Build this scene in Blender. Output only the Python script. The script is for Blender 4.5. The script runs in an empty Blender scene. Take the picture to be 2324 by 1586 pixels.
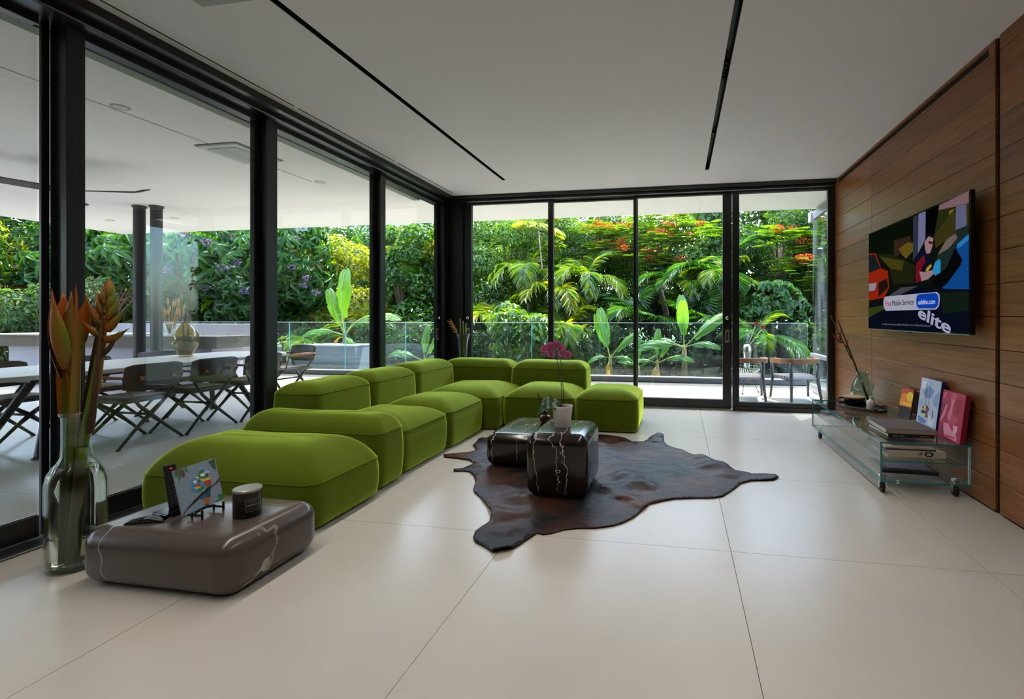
import bpy, bmesh, math, random
import numpy as np
from mathutils import Vector, Matrix, Euler

PI = math.pi
R = math.radians
SC = bpy.context.scene
COL = SC.collection

# ------------------------------------------------------------------ camera
cam_data = bpy.data.cameras.new('camera')
cam = bpy.data.objects.new('camera', cam_data)
COL.objects.link(cam)
cam.location = (0, 0, 1.223)
cam.rotation_euler = (R(90), 0, R(9.86))
cam_data.sensor_fit = 'HORIZONTAL'
cam_data.sensor_width = 36
cam_data.lens = 36 * 1077 / 2324
cam_data.shift_x = -(1354 - 1162) / 2324
cam_data.shift_y = -(793 - 719.4) / 2324
cam_data.clip_start = 0.02
cam_data.clip_end = 400
SC.camera = cam

# ------------------------------------------------------------------ world, sun, exposure
world = bpy.data.worlds.new('world')
SC.world = world
world.use_nodes = True
wn = world.node_tree.nodes
wl = world.node_tree.links
wn.clear()
w_out = wn.new('ShaderNodeOutputWorld')
w_bg = wn.new('ShaderNodeBackground')
w_sky = wn.new('ShaderNodeTexSky')
w_sky.sky_type = 'NISHITA'
w_sky.sun_disc = False
w_sky.sun_elevation = R(64)
w_sky.sun_rotation = R(-35)
w_sky.altitude = 10
w_sky.air_density = 1.0
w_sky.dust_density = 2.5
w_sky.ozone_density = 1.0
w_bg.inputs['Strength'].default_value = 0.45
wl.new(w_sky.outputs[0], w_bg.inputs[0])
wl.new(w_bg.outputs[0], w_out.inputs[0])

sun_data = bpy.data.lights.new('sun', 'SUN')
sun_data.energy = 2.7
sun_data.angle = R(0.8)
sun_data.color = (1.0, 0.95, 0.86)
sun = bpy.data.objects.new('sun', sun_data)
COL.objects.link(sun)
sun.location = (8, 12, 20)
sun.rotation_euler = Vector((-0.30, -0.38, -1.0)).to_track_quat('-Z', 'Y').to_euler()

SC.view_settings.view_transform = 'Standard'
SC.view_settings.look = 'None'
SC.view_settings.gamma = 1.0
SC.view_settings.use_curve_mapping = False
SC.view_settings.exposure = 2.2
SC.cycles.use_denoising = True
SC.cycles.max_bounces = 12
SC.cycles.diffuse_bounces = 6
SC.cycles.glossy_bounces = 5
SC.cycles.transmission_bounces = 10
SC.cycles.transparent_max_bounces = 32
SC.cycles.caustics_reflective = False
SC.cycles.caustics_refractive = False
SC.cycles.sample_clamp_indirect = 8.0

# ------------------------------------------------------------------ helpers
def lin(h):
    if isinstance(h, str):
        h = h.lstrip('#')
        c = [int(h[i:i + 2], 16) / 255 for i in (0, 2, 4)]
        return tuple(x / 12.92 if x <= 0.04045 else ((x + 0.055) / 1.055) ** 2.4 for x in c)
    return tuple(h)


def new_mat(name):
    m = bpy.data.materials.new(name)
    m.use_nodes = True
    nt = m.node_tree
    nt.nodes.clear()
    out = nt.nodes.new('ShaderNodeOutputMaterial')
    return m, nt, out


def pbr(name, col, rough=0.5, metal=0.0, spec=0.5, bump=None, noise=None, coat=0.0, emit=None):
    """plain principled; noise=(scale, amount) varies value; bump=(scale, strength)"""
    m, nt, out = new_mat(name)
    b = nt.nodes.new('ShaderNodeBsdfPrincipled')
    nt.links.new(b.outputs[0], out.inputs[0])
    c = lin(col)
    b.inputs['Base Color'].default_value = (*c, 1)
    b.inputs['Roughness'].default_value = rough
    b.inputs['Metallic'].default_value = metal
    b.inputs['Specular IOR Level'].default_value = spec
    b.inputs['Coat Weight'].default_value = coat
    tc = nt.nodes.new('ShaderNodeTexCoord')
    if noise:
        n = nt.nodes.new('ShaderNodeTexNoise')
        n.inputs['Scale'].default_value = noise[0]
        n.inputs['Detail'].default_value = 6
        nt.links.new(tc.outputs['Object'], n.inputs['Vector'])
        mr = nt.nodes.new('ShaderNodeMapRange')
        mr.inputs[3].default_value = 1 - noise[1]
        mr.inputs[4].default_value = 1 + noise[1]
        nt.links.new(n.outputs[0], mr.inputs[0])
        mx = nt.nodes.new('ShaderNodeMix')
        mx.data_type = 'RGBA'
        mx.blend_type = 'MULTIPLY'
        mx.inputs[0].default_value = 1
        mx.inputs[6].default_value = (*c, 1)
        nt.links.new(mr.outputs[0], mx.inputs[7])
        nt.links.new(mx.outputs[2], b.inputs['Base Color'])
    if bump:
        n2 = nt.nodes.new('ShaderNodeTexNoise')
        n2.inputs['Scale'].default_value = bump[0]
        n2.inputs['Detail'].default_value = 4
        nt.links.new(tc.outputs['Object'], n2.inputs['Vector'])
        bp = nt.nodes.new('ShaderNodeBump')
        bp.inputs['Strength'].default_value = bump[1]
        bp.inputs['Distance'].default_value = 0.01
        nt.links.new(n2.outputs[0], bp.inputs['Height'])
        nt.links.new(bp.outputs[0], b.inputs['Normal'])
    return m


def emissive(name, col, strength=1.0):
    m, nt, out = new_mat(name)
    e = nt.nodes.new('ShaderNodeEmission')
    e.inputs[0].default_value = (*lin(col), 1)
    e.inputs[1].default_value = strength
    nt.links.new(e.outputs[0], out.inputs[0])
    return m


def thin_glass(name, tint=(0.95, 0.98, 0.965), base=0.04, rough=0.0, extra=0.0, dirt=None):
    """pane of clear glass: see-through with Schlick reflection"""
    m, nt, out = new_mat(name)
    t = nt.nodes.new('ShaderNodeBsdfTransparent')
    t.inputs[0].default_value = (*tint, 1)
    g = nt.nodes.new('ShaderNodeBsdfGlossy')
    g.inputs['Roughness'].default_value = rough
    lw = nt.nodes.new('ShaderNodeLayerWeight')
    lw.inputs[0].default_value = 0.5
    p = nt.nodes.new('ShaderNodeMath')
    p.operation = 'POWER'
    p.inputs[1].default_value = 5
    nt.links.new(lw.outputs['Facing'], p.inputs[0])
    mr = nt.nodes.new('ShaderNodeMapRange')
    mr.inputs[3].default_value = base
    mr.inputs[4].default_value = 0.9
    nt.links.new(p.outputs[0], mr.inputs[0])
    mx = nt.nodes.new('ShaderNodeMixShader')
    nt.links.new(mr.outputs[0], mx.inputs[0])
    nt.links.new(t.outputs[0], mx.inputs[1])
    nt.links.new(g.outputs[0], mx.inputs[2])
    last = mx
    if dirt:
        d = nt.nodes.new('ShaderNodeBsdfDiffuse')
        d.inputs[0].default_value = (0.7, 0.75, 0.8, 1)
        n = nt.nodes.new('ShaderNodeTexNoise')
        n.inputs['Scale'].default_value = 6
        n.inputs['Detail'].default_value = 8
        tc = nt.nodes.new('ShaderNodeTexCoord')
        mp = nt.nodes.new('ShaderNodeMapping')
        mp.inputs['Scale'].default_value = (1, 1, 0.15)
        nt.links.new(tc.outputs['Object'], mp.inputs[0])
        nt.links.new(mp.outputs[0], n.inputs['Vector'])
        m2 = nt.nodes.new('ShaderNodeMapRange')
        m2.inputs[1].default_value = 0.4
        m2.inputs[2].default_value = 0.8
        m2.inputs[3].default_value = 0.0
        m2.inputs[4].default_value = dirt
        nt.links.new(n.outputs[0], m2.inputs[0])
        mx2 = nt.nodes.new('ShaderNodeMixShader')
        nt.links.new(m2.outputs[0], mx2.inputs[0])
        nt.links.new(mx.outputs[0], mx2.inputs[1])
        nt.links.new(d.outputs[0], mx2.inputs[2])
        last = mx2
    nt.links.new(last.outputs[0], out.inputs[0])
    return m


def solid_glass(name, col, ior=1.33, rough=0.0):
    m, nt, out = new_mat(name)
    g = nt.nodes.new('ShaderNodeBsdfGlass')
    g.inputs['Color'].default_value = (*col, 1)
    g.inputs['IOR'].default_value = ior
    g.inputs['Roughness'].default_value = rough
    nt.links.new(g.outputs[0], out.inputs[0])
    return m


def leaf_mat(name, c1, c2, c3=None, trans=0.45, rough=0.32, gloss=0.10):
    """leaf colour varied leaf by leaf; lit from both sides"""
    m, nt, out = new_mat(name)
    geo = nt.nodes.new('ShaderNodeNewGeometry')
    ramp = nt.nodes.new('ShaderNodeValToRGB')
    k = 0.70
    ramp.color_ramp.elements[0].color = (*[k * q for q in lin(c1)], 1)
    ramp.color_ramp.elements[1].color = (*[k * q for q in lin(c3 or c2)], 1)
    if c3:
        e = ramp.color_ramp.elements.new(0.6)
        e.color = (*[k * q for q in lin(c2)], 1)
    nt.links.new(geo.outputs['Random Per Island'], ramp.inputs[0])
    d = nt.nodes.new('ShaderNodeBsdfDiffuse')
    nt.links.new(ramp.outputs[0], d.inputs[0])
    tr = nt.nodes.new('ShaderNodeBsdfTranslucent')
    mul = nt.nodes.new('ShaderNodeMix')
    mul.data_type = 'RGBA'
    mul.blend_type = 'MULTIPLY'
    mul.inputs[0].default_value = 1
    mul.inputs[7].default_value = (2.0, 1.9, 0.35, 1)
    nt.links.new(ramp.outputs[0], mul.inputs[6])
    nt.links.new(mul.outputs[2], tr.inputs[0])
    mx = nt.nodes.new('ShaderNodeMixShader')
    mx.inputs[0].default_value = trans
    nt.links.new(d.outputs[0], mx.inputs[1])
    nt.links.new(tr.outputs[0], mx.inputs[2])
    g = nt.nodes.new('ShaderNodeBsdfGlossy')
    g.inputs['Roughness'].default_value = rough
    g.inputs[0].default_value = (0.9, 0.95, 1, 1)
    mx2 = nt.nodes.new('ShaderNodeMixShader')
    mx2.inputs[0].default_value = gloss
    nt.links.new(mx.outputs[0], mx2.inputs[1])
    nt.links.new(g.outputs[0], mx2.inputs[2])
    nt.links.new(mx2.outputs[0], out.inputs[0])
    return m


def tag(o, label=None, cat=None, group=None, kind=None):
    if label:
        o['label'] = label
    if cat:
        o['category'] = cat
    if group:
        o['group'] = group
    if kind:
        o['kind'] = kind
    return o


def thing(name, label, cat, loc=(0, 0, 0), rz=0.0, group=None, rot=None):
    o = bpy.data.objects.new(name, None)
    COL.objects.link(o)
    o.empty_display_size = 0.1
    o.location = loc
    o.rotation_euler = rot if rot else (0, 0, rz)
    return tag(o, label, cat, group)


def copy_tree(o, parent=None):
    c = o.copy()
    COL.objects.link(c)
    c.parent = parent
    for ch in list(o.children):
        copy_tree(ch, c)
    return c


class MB:
    """collects primitives, builds ONE mesh object"""
    def __init__(self):
        self.v = []
        self.f = []
        self.m = []

    def add(self, vs, fs, mi=0):
        n = len(self.v)
        self.v.extend([tuple(p) for p in vs])
        self.f.extend([tuple(i + n for i in f) for f in fs])
        self.m.extend([mi] * len(fs))
        return self

    def box(self, x0, x1, y0, y1, z0, z1, mi=0, mtx=None):
        vs = [(x0, y0, z0), (x1, y0, z0), (x1, y1, z0), (x0, y1, z0), (x0, y0, z1), (x1, y0, z1), (x1, y1, z1), (x0, y1, z1)]
        if mtx:
            vs = [mtx @ Vector(p) for p in vs]
        fs = [(3, 2, 1, 0), (4, 5, 6, 7), (0, 1, 5, 4), (1, 2, 6, 5), (2, 3, 7, 6), (3, 0, 4, 7)]
        return self.add(vs, fs, mi)

    def tube(self, pts, r, seg=8, mi=0, cap=True):
        pts = [Vector(p) for p in pts]
        n = len(pts)
        rs = r if isinstance(r, (list, tuple)) else [r] * n
        vs = []
        up = Vector((0, 0, 1))
        prev = None
        for i, p in enumerate(pts):
            t = (pts[min(i + 1, n - 1)] - pts[max(i - 1, 0)]).normalized()
            if prev is None:
                a = t.cross(up if abs(t.z) < 0.9 else Vector((1, 0, 0))).normalized()
            else:
                a = (prev - t * prev.dot(t)).normalized()
            prev = a
            b = t.cross(a)
            for k in range(seg):
                an = 2 * PI * k / seg
                vs.append(p + (a * math.cos(an) + b * math.sin(an)) * rs[i])
        fs = []
        for i in range(n - 1):
            for k in range(seg):
                k2 = (k + 1) % seg
                fs.append((i * seg + k, i * seg + k2, (i + 1) * seg + k2, (i + 1) * seg + k))
        if cap:
            fs.append(tuple(range(seg - 1, -1, -1)))
            fs.append(tuple((n - 1) * seg + k for k in range(seg)))
        return self.add(vs, fs, mi)

    def lathe(self, prof, seg=32, mi=0, c=(0, 0, 0), cap0=True, cap1=True, sx=1.0, sy=1.0):
        vs = []
        for (r, z) in prof:
            for k in range(seg):
                a = 2 * PI * k / seg
                vs.append((c[0] + r * sx * math.cos(a), c[1] + r * sy * math.sin(a), c[2] + z))
        fs = []
        n = len(prof)
        for i in range(n - 1):
            for k in range(seg):
                k2 = (k + 1) % seg
                fs.append((i * seg + k, i * seg + k2, (i + 1) * seg + k2, (i + 1) * seg + k))
        if cap0:
            fs.append(tuple(range(seg - 1, -1, -1)))
        if cap1:
            fs.append(tuple((n - 1) * seg + k for k in range(seg)))
        return self.add(vs, fs, mi)

    def prism(self, poly, z0, z1, mi=0):
        """poly in XY, extruded in Z"""
        n = len(poly)
        vs = [(x, y, z0) for x, y in poly] + [(x, y, z1) for x, y in poly]
        fs = [tuple(range(n - 1, -1, -1)), tuple(range(n, 2 * n))]
        for i in range(n):
            j = (i + 1) % n
            fs.append((i, j, n + j, n + i))
        return self.add(vs, fs, mi)

    def build(self, name, mat, parent=None, smooth=False, bev=0.0, seg=2, loc=None, rot=None, auto=None):
        me = bpy.data.meshes.new(name)
        me.from_pydata([tuple(p) for p in self.v], [], self.f)
        mats = mat if isinstance(mat, (list, tuple)) else [mat]
        for mm in mats:
            me.materials.append(mm)
        if len(mats) > 1:
            me.polygons.foreach_set('material_index', self.m)
        if smooth:
            me.polygons.foreach_set('use_smooth', [True] * len(me.polygons))
        me.update()
        if auto is not None:
            me.set_sharp_from_angle(angle=R(auto))
        o = bpy.data.objects.new(name, me)
        COL.objects.link(o)
        if parent is not None:
            o.parent = parent
        if loc is not None:
            o.location = loc
        if rot is not None:
            o.rotation_euler = rot
        if bev > 0:
            b = o.modifiers.new('bevel', 'BEVEL')
            b.width = bev
            b.segments = seg
            b.limit_method = 'ANGLE'
            b.angle_limit = R(40)
            b.harden_normals = False
        return o


def bx(name, x0, x1, y0, y1, z0, z1, mat, parent=None, bev=0.0):
    return MB().box(x0, x1, y0, y1, z0, z1).build(name, mat, parent, bev=bev)


def np_mesh(name, verts, quads, mat, parent=None, smooth=False, loc=None):
    """fast mesh from numpy arrays; quads (n,4)"""
    me = bpy.data.meshes.new(name)
    nv, nf = len(verts), len(quads)
    k = quads.shape[1]
    me.vertices.add(nv)
    me.vertices.foreach_set('co', verts.astype(np.float32).ravel())
    me.loops.add(nf * k)
    me.loops.foreach_set('vertex_index', quads.astype(np.int32).ravel())
    me.polygons.add(nf)
    me.polygons.foreach_set('loop_start', np.arange(0, nf * k, k, dtype=np.int32))
    me.polygons.foreach_set('loop_total', np.full(nf, k, dtype=np.int32))
    if smooth:
        me.polygons.foreach_set('use_smooth', np.ones(nf, dtype=bool))
    me.materials.append(mat)
    me.update(calc_edges=True)
    o = bpy.data.objects.new(name, me)
    COL.objects.link(o)
    if parent is not None:
        o.parent = parent
    if loc is not None:
        o.location = loc
    return o


def text(name, body, size, mat, parent, loc, rot, align='LEFT', extrude=0.0004, shear=0.0, bold=0.0, spacing=1.0):
    cu = bpy.data.curves.new(name, 'FONT')
    cu.body = body
    cu.size = size
    cu.align_x = align
    cu.extrude = extrude
    cu.offset = bold
    cu.space_character = spacing
    cu.materials.append(mat)
    tmp = bpy.data.objects.new(name, cu)
    COL.objects.link(tmp)
    dg = bpy.context.evaluated_depsgraph_get()
    me = bpy.data.meshes.new_from_object(tmp.evaluated_get(dg))
    bpy.data.objects.remove(tmp)
    bpy.data.curves.remove(cu)
    o = bpy.data.objects.new(name, me)
    COL.objects.link(o)
    o.parent = parent
    o.location = loc
    o.rotation_euler = rot
    return o


ART_MATS = {}


def flat_art(name, polys, w, h, parent, glow=0.0, step=0.00012):
    """a printed picture: flat colour shapes on a w x h sheet, in local XZ (front faces -Y)"""
    vs, fs, mi, mats = [], [], [], []
    for k, (col, pts) in enumerate(polys):
        key = (col, glow)
        if key not in ART_MATS:
            ART_MATS[key] = emissive('screen_' + col[1:], col, glow) if glow else pbr('paint_' + col[1:], col, 0.6)
        if ART_MATS[key] not in mats:
            mats.append(ART_MATS[key])
        n = len(vs)
        vs += [((p[0] - 0.5) * w, -step * (k + 1), p[1] * h) for p in pts]
        fs.append(tuple(range(n, n + len(pts))))
        mi.append(mats.index(ART_MATS[key]))
    me = bpy.data.meshes.new(name)
    me.from_pydata(vs, [], fs)
    for mm in mats:
        me.materials.append(mm)
    me.polygons.foreach_set('material_index', mi)
    me.update()
    o = bpy.data.objects.new(name, me)
    COL.objects.link(o)
    o.parent = parent
    return o

PARROT = [('#8496a6',[(0,1.0),(1,1),(1,0),(0,0)]),('#56604a',[(0.02,1),(0.097,1),(0.25,0.989),(0.181,0.888),(0.1,0.74),(0.06,0.872),(0.016,0.852)]),('#5b4a3c',[(0.158,0.946),(0.236,0.941),(0.237,0.802),(0.173,0.786)]),('#2f7a4a',[(0.252,0.997),(0.303,1),(0.32,0.864),(0.245,0.9)]),('#4f8a4f',[(0.055,0.856),(0.096,0.861),(0.105,0.721),(0.062,0.778)]),('#3a5a40',[(0.782,0.959),(0.985,0.989),(0.973,0.711),(0.881,0.793),(0.847,0.914)]),('#2f7a4a',[(0.744,0.018),(0.896,0.056),(0.857,0.165),(0.96,0.148),(1,0.139),(1,0.019),(0.878,0)]),('#17564a',[(0.627,0.392),(0.765,0.439),(0.7,0.183),(0.611,0),(0.523,0),(0.558,0.233)]),('#b5643a',[(0.519,0.211),(0.675,0.173),(0.656,0.032),(0.52,0.064)]),('#1c5f9a',[(0.464,0.284),(0.607,0.325),(0.634,0.225),(0.499,0.181),(0.456,0.197)]),('#e0c040',[(0.549,0.653),(0.691,0.61),(0.791,0.606),(0.79,0.523),(0.62,0.522),(0.557,0.606)]),('#b8402a',[(0.61,0.562),(0.787,0.552),(0.784,0.451),(0.682,0.429),(0.618,0.477)]),('#1f7a52',[(0.764,0.683),(0.739,0.644),(0.696,0.62),(0.643,0.616),(0.591,0.632),(0.55,0.665),(0.528,0.708),(0.528,0.753),(0.552,0.791),(0.594,0.816),(0.646,0.821),(0.699,0.806),(0.741,0.773),(0.764,0.729)]),('#8fc8e0',[(0.651,0.764),(0.733,0.795),(0.796,0.753),(0.79,0.705),(0.678,0.719)]),('#e6eaf0',[(0.563,0.739),(0.633,0.755),(0.69,0.701),(0.64,0.665),(0.571,0.692)]),('#7a3c34',[(0.703,0.729),(0.762,0.702),(0.75,0.643),(0.703,0.652)]),('#3f96d2',[(0.355,0.678),(0.418,0.715),(0.499,0.704),(0.549,0.639),(0.535,0.567),(0.625,0.539),(0.62,0.431),(0.527,0.426),(0.407,0.385),(0.338,0.435),(0.304,0.5),(0.337,0.595)]),('#f0d060',[(0.428,0.714),(0.502,0.713),(0.542,0.664),(0.489,0.668)]),('#e6eaf0',[(0.365,0.639),(0.432,0.654),(0.471,0.606),(0.408,0.572)]),('#6a4a44',[(0.474,0.632),(0.54,0.62),(0.528,0.566),(0.47,0.566)]),('#c8452c',[(0.375,0.551),(0.516,0.537),(0.541,0.49),(0.416,0.489)]),('#eec83c',[(0.383,0.506),(0.542,0.478),(0.47,0.441),(0.405,0.452)]),('#2a8a50',[(0.423,0.439),(0.565,0.482),(0.595,0.421),(0.468,0.373)]),('#4a2c22',[(0.001,0.003),(0.049,0.067),(0.325,0.244),(0.592,0.349),(0.865,0.425),(1,0.524),(1,0.465),(0.934,0.422),(0.755,0.368),(0.498,0.327),(0.339,0.221),(0.125,0.125),(0.022,0.008)])]
SUNSET = [('#7c2a1e',[(0,1),(1,1),(1,0.0),(0,0.0)]),('#c8491c',[(0,0.804),(0,0.918),(0.544,0.979),(0.993,0.938),(1,0.574),(0,0.52)]),('#f08a1c',[(0.012,0.643),(0.095,0.767),(0.431,0.824),(0.62,0.58),(0,0.525)]),('#f6d030',[(1,0.768),(1,0.699),(0.999,0.637),(0.901,0.592),(0.774,0.574),(0.644,0.587),(0.538,0.63),(0.477,0.693),(0.475,0.765),(0.532,0.829),(0.635,0.873),(0.764,0.888),(0.891,0.873),(0.993,0.83)]),('#f39a20',[(0.004,0.527),(1,0.591),(1,0.422),(0,0.36)]),('#f6c648',[(0.093,0.474),(0.967,0.536),(0.94,0.47),(0.5,0.436)]),('#1d1d22',[(0.017,0.299),(0.041,0.385),(0.167,0.322),(0.248,0.399),(0.407,0.31),(0.514,0.406),(0.664,0.328),(0.778,0.399),(1,0.34),(1,0.0),(0,0.0)])]
BOATS = [('#b9c7e2',[(0.0,1),(1.0,1.0),(1,0.0),(0,0)]),('#7f9cd0',[(0.16,0.723),(0.434,0.863),(0.73,0.794),(0.612,0.634),(0.299,0.613)]),('#8fa9d8',[(0.696,0.646),(0.936,0.819),(1,0.728),(0.932,0.477),(0.747,0.51)]),('#5f84c8',[(0.054,0.219),(0.324,0.2),(0.52,0.171),(0.414,0.092),(0.126,0.105)]),('#dfe5f2',[(0.56,0.299),(0.879,0.271),(0.867,0.072),(0.592,0.103)]),('#dfe5f2',[(0.053,0.928),(0.314,0.935),(0.227,0.796),(0.066,0.777)]),('#9db4de',[(0.014,0.489),(0.217,0.581),(0.221,0.455),(0.072,0.348)]),('#33343c',[(0.304,0.912),(0.317,0.914),(0.336,0.45),(0.323,0.448)]),('#33343c',[(0.512,0.936),(0.525,0.937),(0.509,0.455),(0.496,0.453)]),('#33343c',[(0.352,0.811),(0.361,0.812),(0.414,0.441),(0.405,0.44)]),('#7c3038',[(0.219,0.402),(0.301,0.466),(0.407,0.399),(0.306,0.362)]),('#e6c63a',[(0.303,0.462),(0.468,0.397),(0.313,0.368)]),('#7c3038',[(0.433,0.485),(0.583,0.415),(0.517,0.353),(0.402,0.377)]),('#2c2c34',[(0.215,0.353),(0.521,0.354),(0.51,0.312),(0.205,0.284)]),('#e0d070',[(0.245,0.28),(0.434,0.296),(0.416,0.225),(0.288,0.231)]),('#8a4048',[(0.434,0.296),(0.552,0.298),(0.584,0.238),(0.426,0.237)]),('#a02c34',[(0.751,0.406),(0.784,0.411),(0.786,0.243),(0.754,0.246)])]
PINK = [('#b02c50',[(0,1),(1.0,1),(1.0,0),(0,0)]),('#d0607e',[(0.092,0.963),(0.197,0.966),(0.161,0.867),(0.054,0.811)]),('#c8527a',[(0.373,0.974),(0.645,0.978),(0.514,0.678),(0.413,0.792)]),('#8a1c3a',[(0.017,0.695),(0.196,0.742),(0.136,0.444),(0.017,0.309)]),('#d87e9a',[(0,0.327),(0.12,0.531),(0.206,0.721),(0.28,0.688),(0.22,0.48),(0.084,0.332)]),('#9a2040',[(0.611,0.86),(0.871,0.873),(0.873,0.688),(0.72,0.537)]),('#d87a98',[(0.397,0.875),(0.603,0.897),(0.58,0.831),(0.514,0.678),(0.537,0.552),(0.61,0.476),(0.417,0.378),(0.345,0.477),(0.426,0.665),(0.443,0.807)]),('#c04a6c',[(0.537,0.552),(0.782,0.505),(0.799,0.421),(0.634,0.327),(0.417,0.378)]),('#8a1c3a',[(0.424,0.868),(0.591,0.885),(0.558,0.858),(0.446,0.85)]),('#e090ac',[(0.22,0.317),(0.438,0.332),(0.603,0.21),(0.838,0.144),(0.87,0.028),(0.319,0.052),(0.217,0.183)]),('#7a1834',[(0.096,0.196),(0.205,0.273),(0.255,0.144),(0.185,0.06),(0.092,0.113)]),('#e8a8be',[(0.634,0.327),(0.843,0.338),(0.838,0.243),(0.775,0.149),(0.673,0.145),(0.663,0.266)]),('#b84068',[(0.304,0.084),(0.741,0.102),(0.803,0.07),(0.417,0.06)])]
TVPIC = [('#10150f',[(0,1),(1,1),(1,0),(0,0)]),('#0c140a',[(0.002,0.994),(0.548,0.974),(0.569,0.786),(0.338,0.835),(0.119,0.764),(0.001,0.804)]),('#3a281e',[(0.338,0.84),(0.513,0.832),(0.535,0.758),(0.465,0.739),(0.377,0.68),(0.337,0.648)]),('#20270f',[(0.119,0.764),(0.337,0.71),(0.567,0.559),(0.555,0.41),(0.336,0.429),(0.282,0.585)]),('#4a4418',[(0.151,0.734),(0.296,0.678),(0.452,0.623),(0.427,0.538),(0.296,0.583)]),('#6b5a1a',[(0.396,0.747),(0.489,0.781),(0.574,0.747),(0.579,0.708),(0.512,0.668),(0.476,0.637),(0.428,0.688)]),('#33394a',[(0.548,0.984),(0.601,0.987),(0.595,0.657),(0.545,0.602)]),('#7a7aa0',[(0.601,0.992),(0.667,0.99),(0.664,0.757),(0.595,0.657)]),('#06060a',[(0.667,0.99),(0.785,0.991),(0.742,0.786),(0.669,0.769)]),('#8a6a70',[(0.785,0.991),(0.999,1),(0.998,0.914),(0.892,0.931),(0.776,0.955)]),('#2a3012',[(0.778,0.954),(0.908,0.924),(0.915,0.858),(0.858,0.839),(0.788,0.78),(0.747,0.785)]),('#8a7a20',[(0.859,0.913),(0.917,0.917),(0.908,0.869),(0.867,0.851)]),('#3f3c18',[(0.916,0.93),(0.999,0.916),(0.998,0.756),(0.751,0.661),(0.742,0.769)]),('#6a6a8e',[(0.912,0.928),(0.981,0.916),(0.984,0.761),(0.907,0.756)]),('#20302c',[(0.74,0.542),(0.805,0.664),(0.907,0.748),(0.995,0.767),(0.998,0.687),(0.922,0.631),(0.889,0.494),(0.803,0.41)]),('#7a6a60',[(0.769,0.605),(0.84,0.704),(0.907,0.732),(0.922,0.695),(0.857,0.633)]),('#12509a',[(0.998,0.702),(1,0.311),(0.838,0.33),(0.803,0.342),(0.88,0.447),(0.952,0.513),(0.91,0.627),(0.968,0.685)]),('#2f86c8',[(0.918,0.648),(0.999,0.698),(0.999,0.656),(0.926,0.614)]),('#0a0a0c',[(0.906,0.624),(0.956,0.528),(0.944,0.491),(0.846,0.37),(0.803,0.342),(0.72,0.365),(0.74,0.433),(0.839,0.488)]),('#10142e',[(0.595,0.647),(0.653,0.688),(0.703,0.621),(0.712,0.53),(0.662,0.477),(0.631,0.413),(0.566,0.408),(0.573,0.558)]),('#7a1420',[(0.578,0.567),(0.653,0.633),(0.665,0.576),(0.621,0.502),(0.626,0.419),(0.572,0.408)]),('#a8868a',[(0.658,0.723),(0.669,0.769),(0.713,0.778),(0.737,0.748),(0.732,0.693),(0.708,0.633),(0.675,0.637),(0.665,0.675)]),('#14121a',[(0.664,0.744),(0.666,0.789),(0.699,0.793),(0.74,0.771),(0.742,0.744),(0.694,0.773),(0.674,0.754)]),('#5a1c24',[(0.694,0.735),(0.734,0.719),(0.73,0.698),(0.698,0.711)]),('#a8868a',[(0.61,0.504),(0.652,0.49),(0.731,0.493),(0.742,0.463),(0.692,0.425),(0.631,0.416)]),('#2f9ad8',[(0.729,0.49),(0.75,0.549),(0.787,0.571),(0.797,0.543),(0.795,0.462),(0.749,0.444)]),('#c8a41c',[(0.67,0.492),(0.677,0.519),(0.717,0.545),(0.723,0.526),(0.692,0.494)]),('#a02810',[(0.004,0.792),(0.104,0.779),(0.183,0.604),(0.268,0.567),(0.284,0.404),(0.223,0.308),(0.002,0.291)]),('#1a2224',[(0.004,0.778),(0.087,0.769),(0.173,0.606),(0.006,0.588)]),('#221814',[(0.141,0.466),(0.253,0.494),(0.274,0.406),(0.148,0.32)]),('#9a9aa4',[(0.006,0.471),(0.121,0.469),(0.095,0.393),(0.011,0.39)]),('#4a4a55',[(0.28,0.32),(0.426,0.387),(0.609,0.379),(0.425,0.322)]),('#0c1020',[(0.001,0.226),(0.223,0.281),(0.425,0.325),(0.61,0.382),(0.838,0.328),(0.999,0.304),(1,0),(0,0)]),('#14231a',[(0.785,0.306),(0.999,0.296),(0.998,0.166),(0.819,0.139)]),('#3a4414',[(0.001,0.214),(0.208,0.233),(0.223,0.194),(0.001,0.108)]),('#b8b8cc',[(0.241,0.318),(0.767,0.314),(0.787,0.297),(0.792,0.25),(0.784,0.2),(0.761,0.176),(0.244,0.177),(0.217,0.211),(0.211,0.271),(0.223,0.305)]),('#1048c0',[(0.604,0.309),(0.753,0.307),(0.776,0.292),(0.783,0.251),(0.775,0.204),(0.752,0.185),(0.606,0.188),(0.587,0.214),(0.582,0.256),(0.588,0.293)])]
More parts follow.
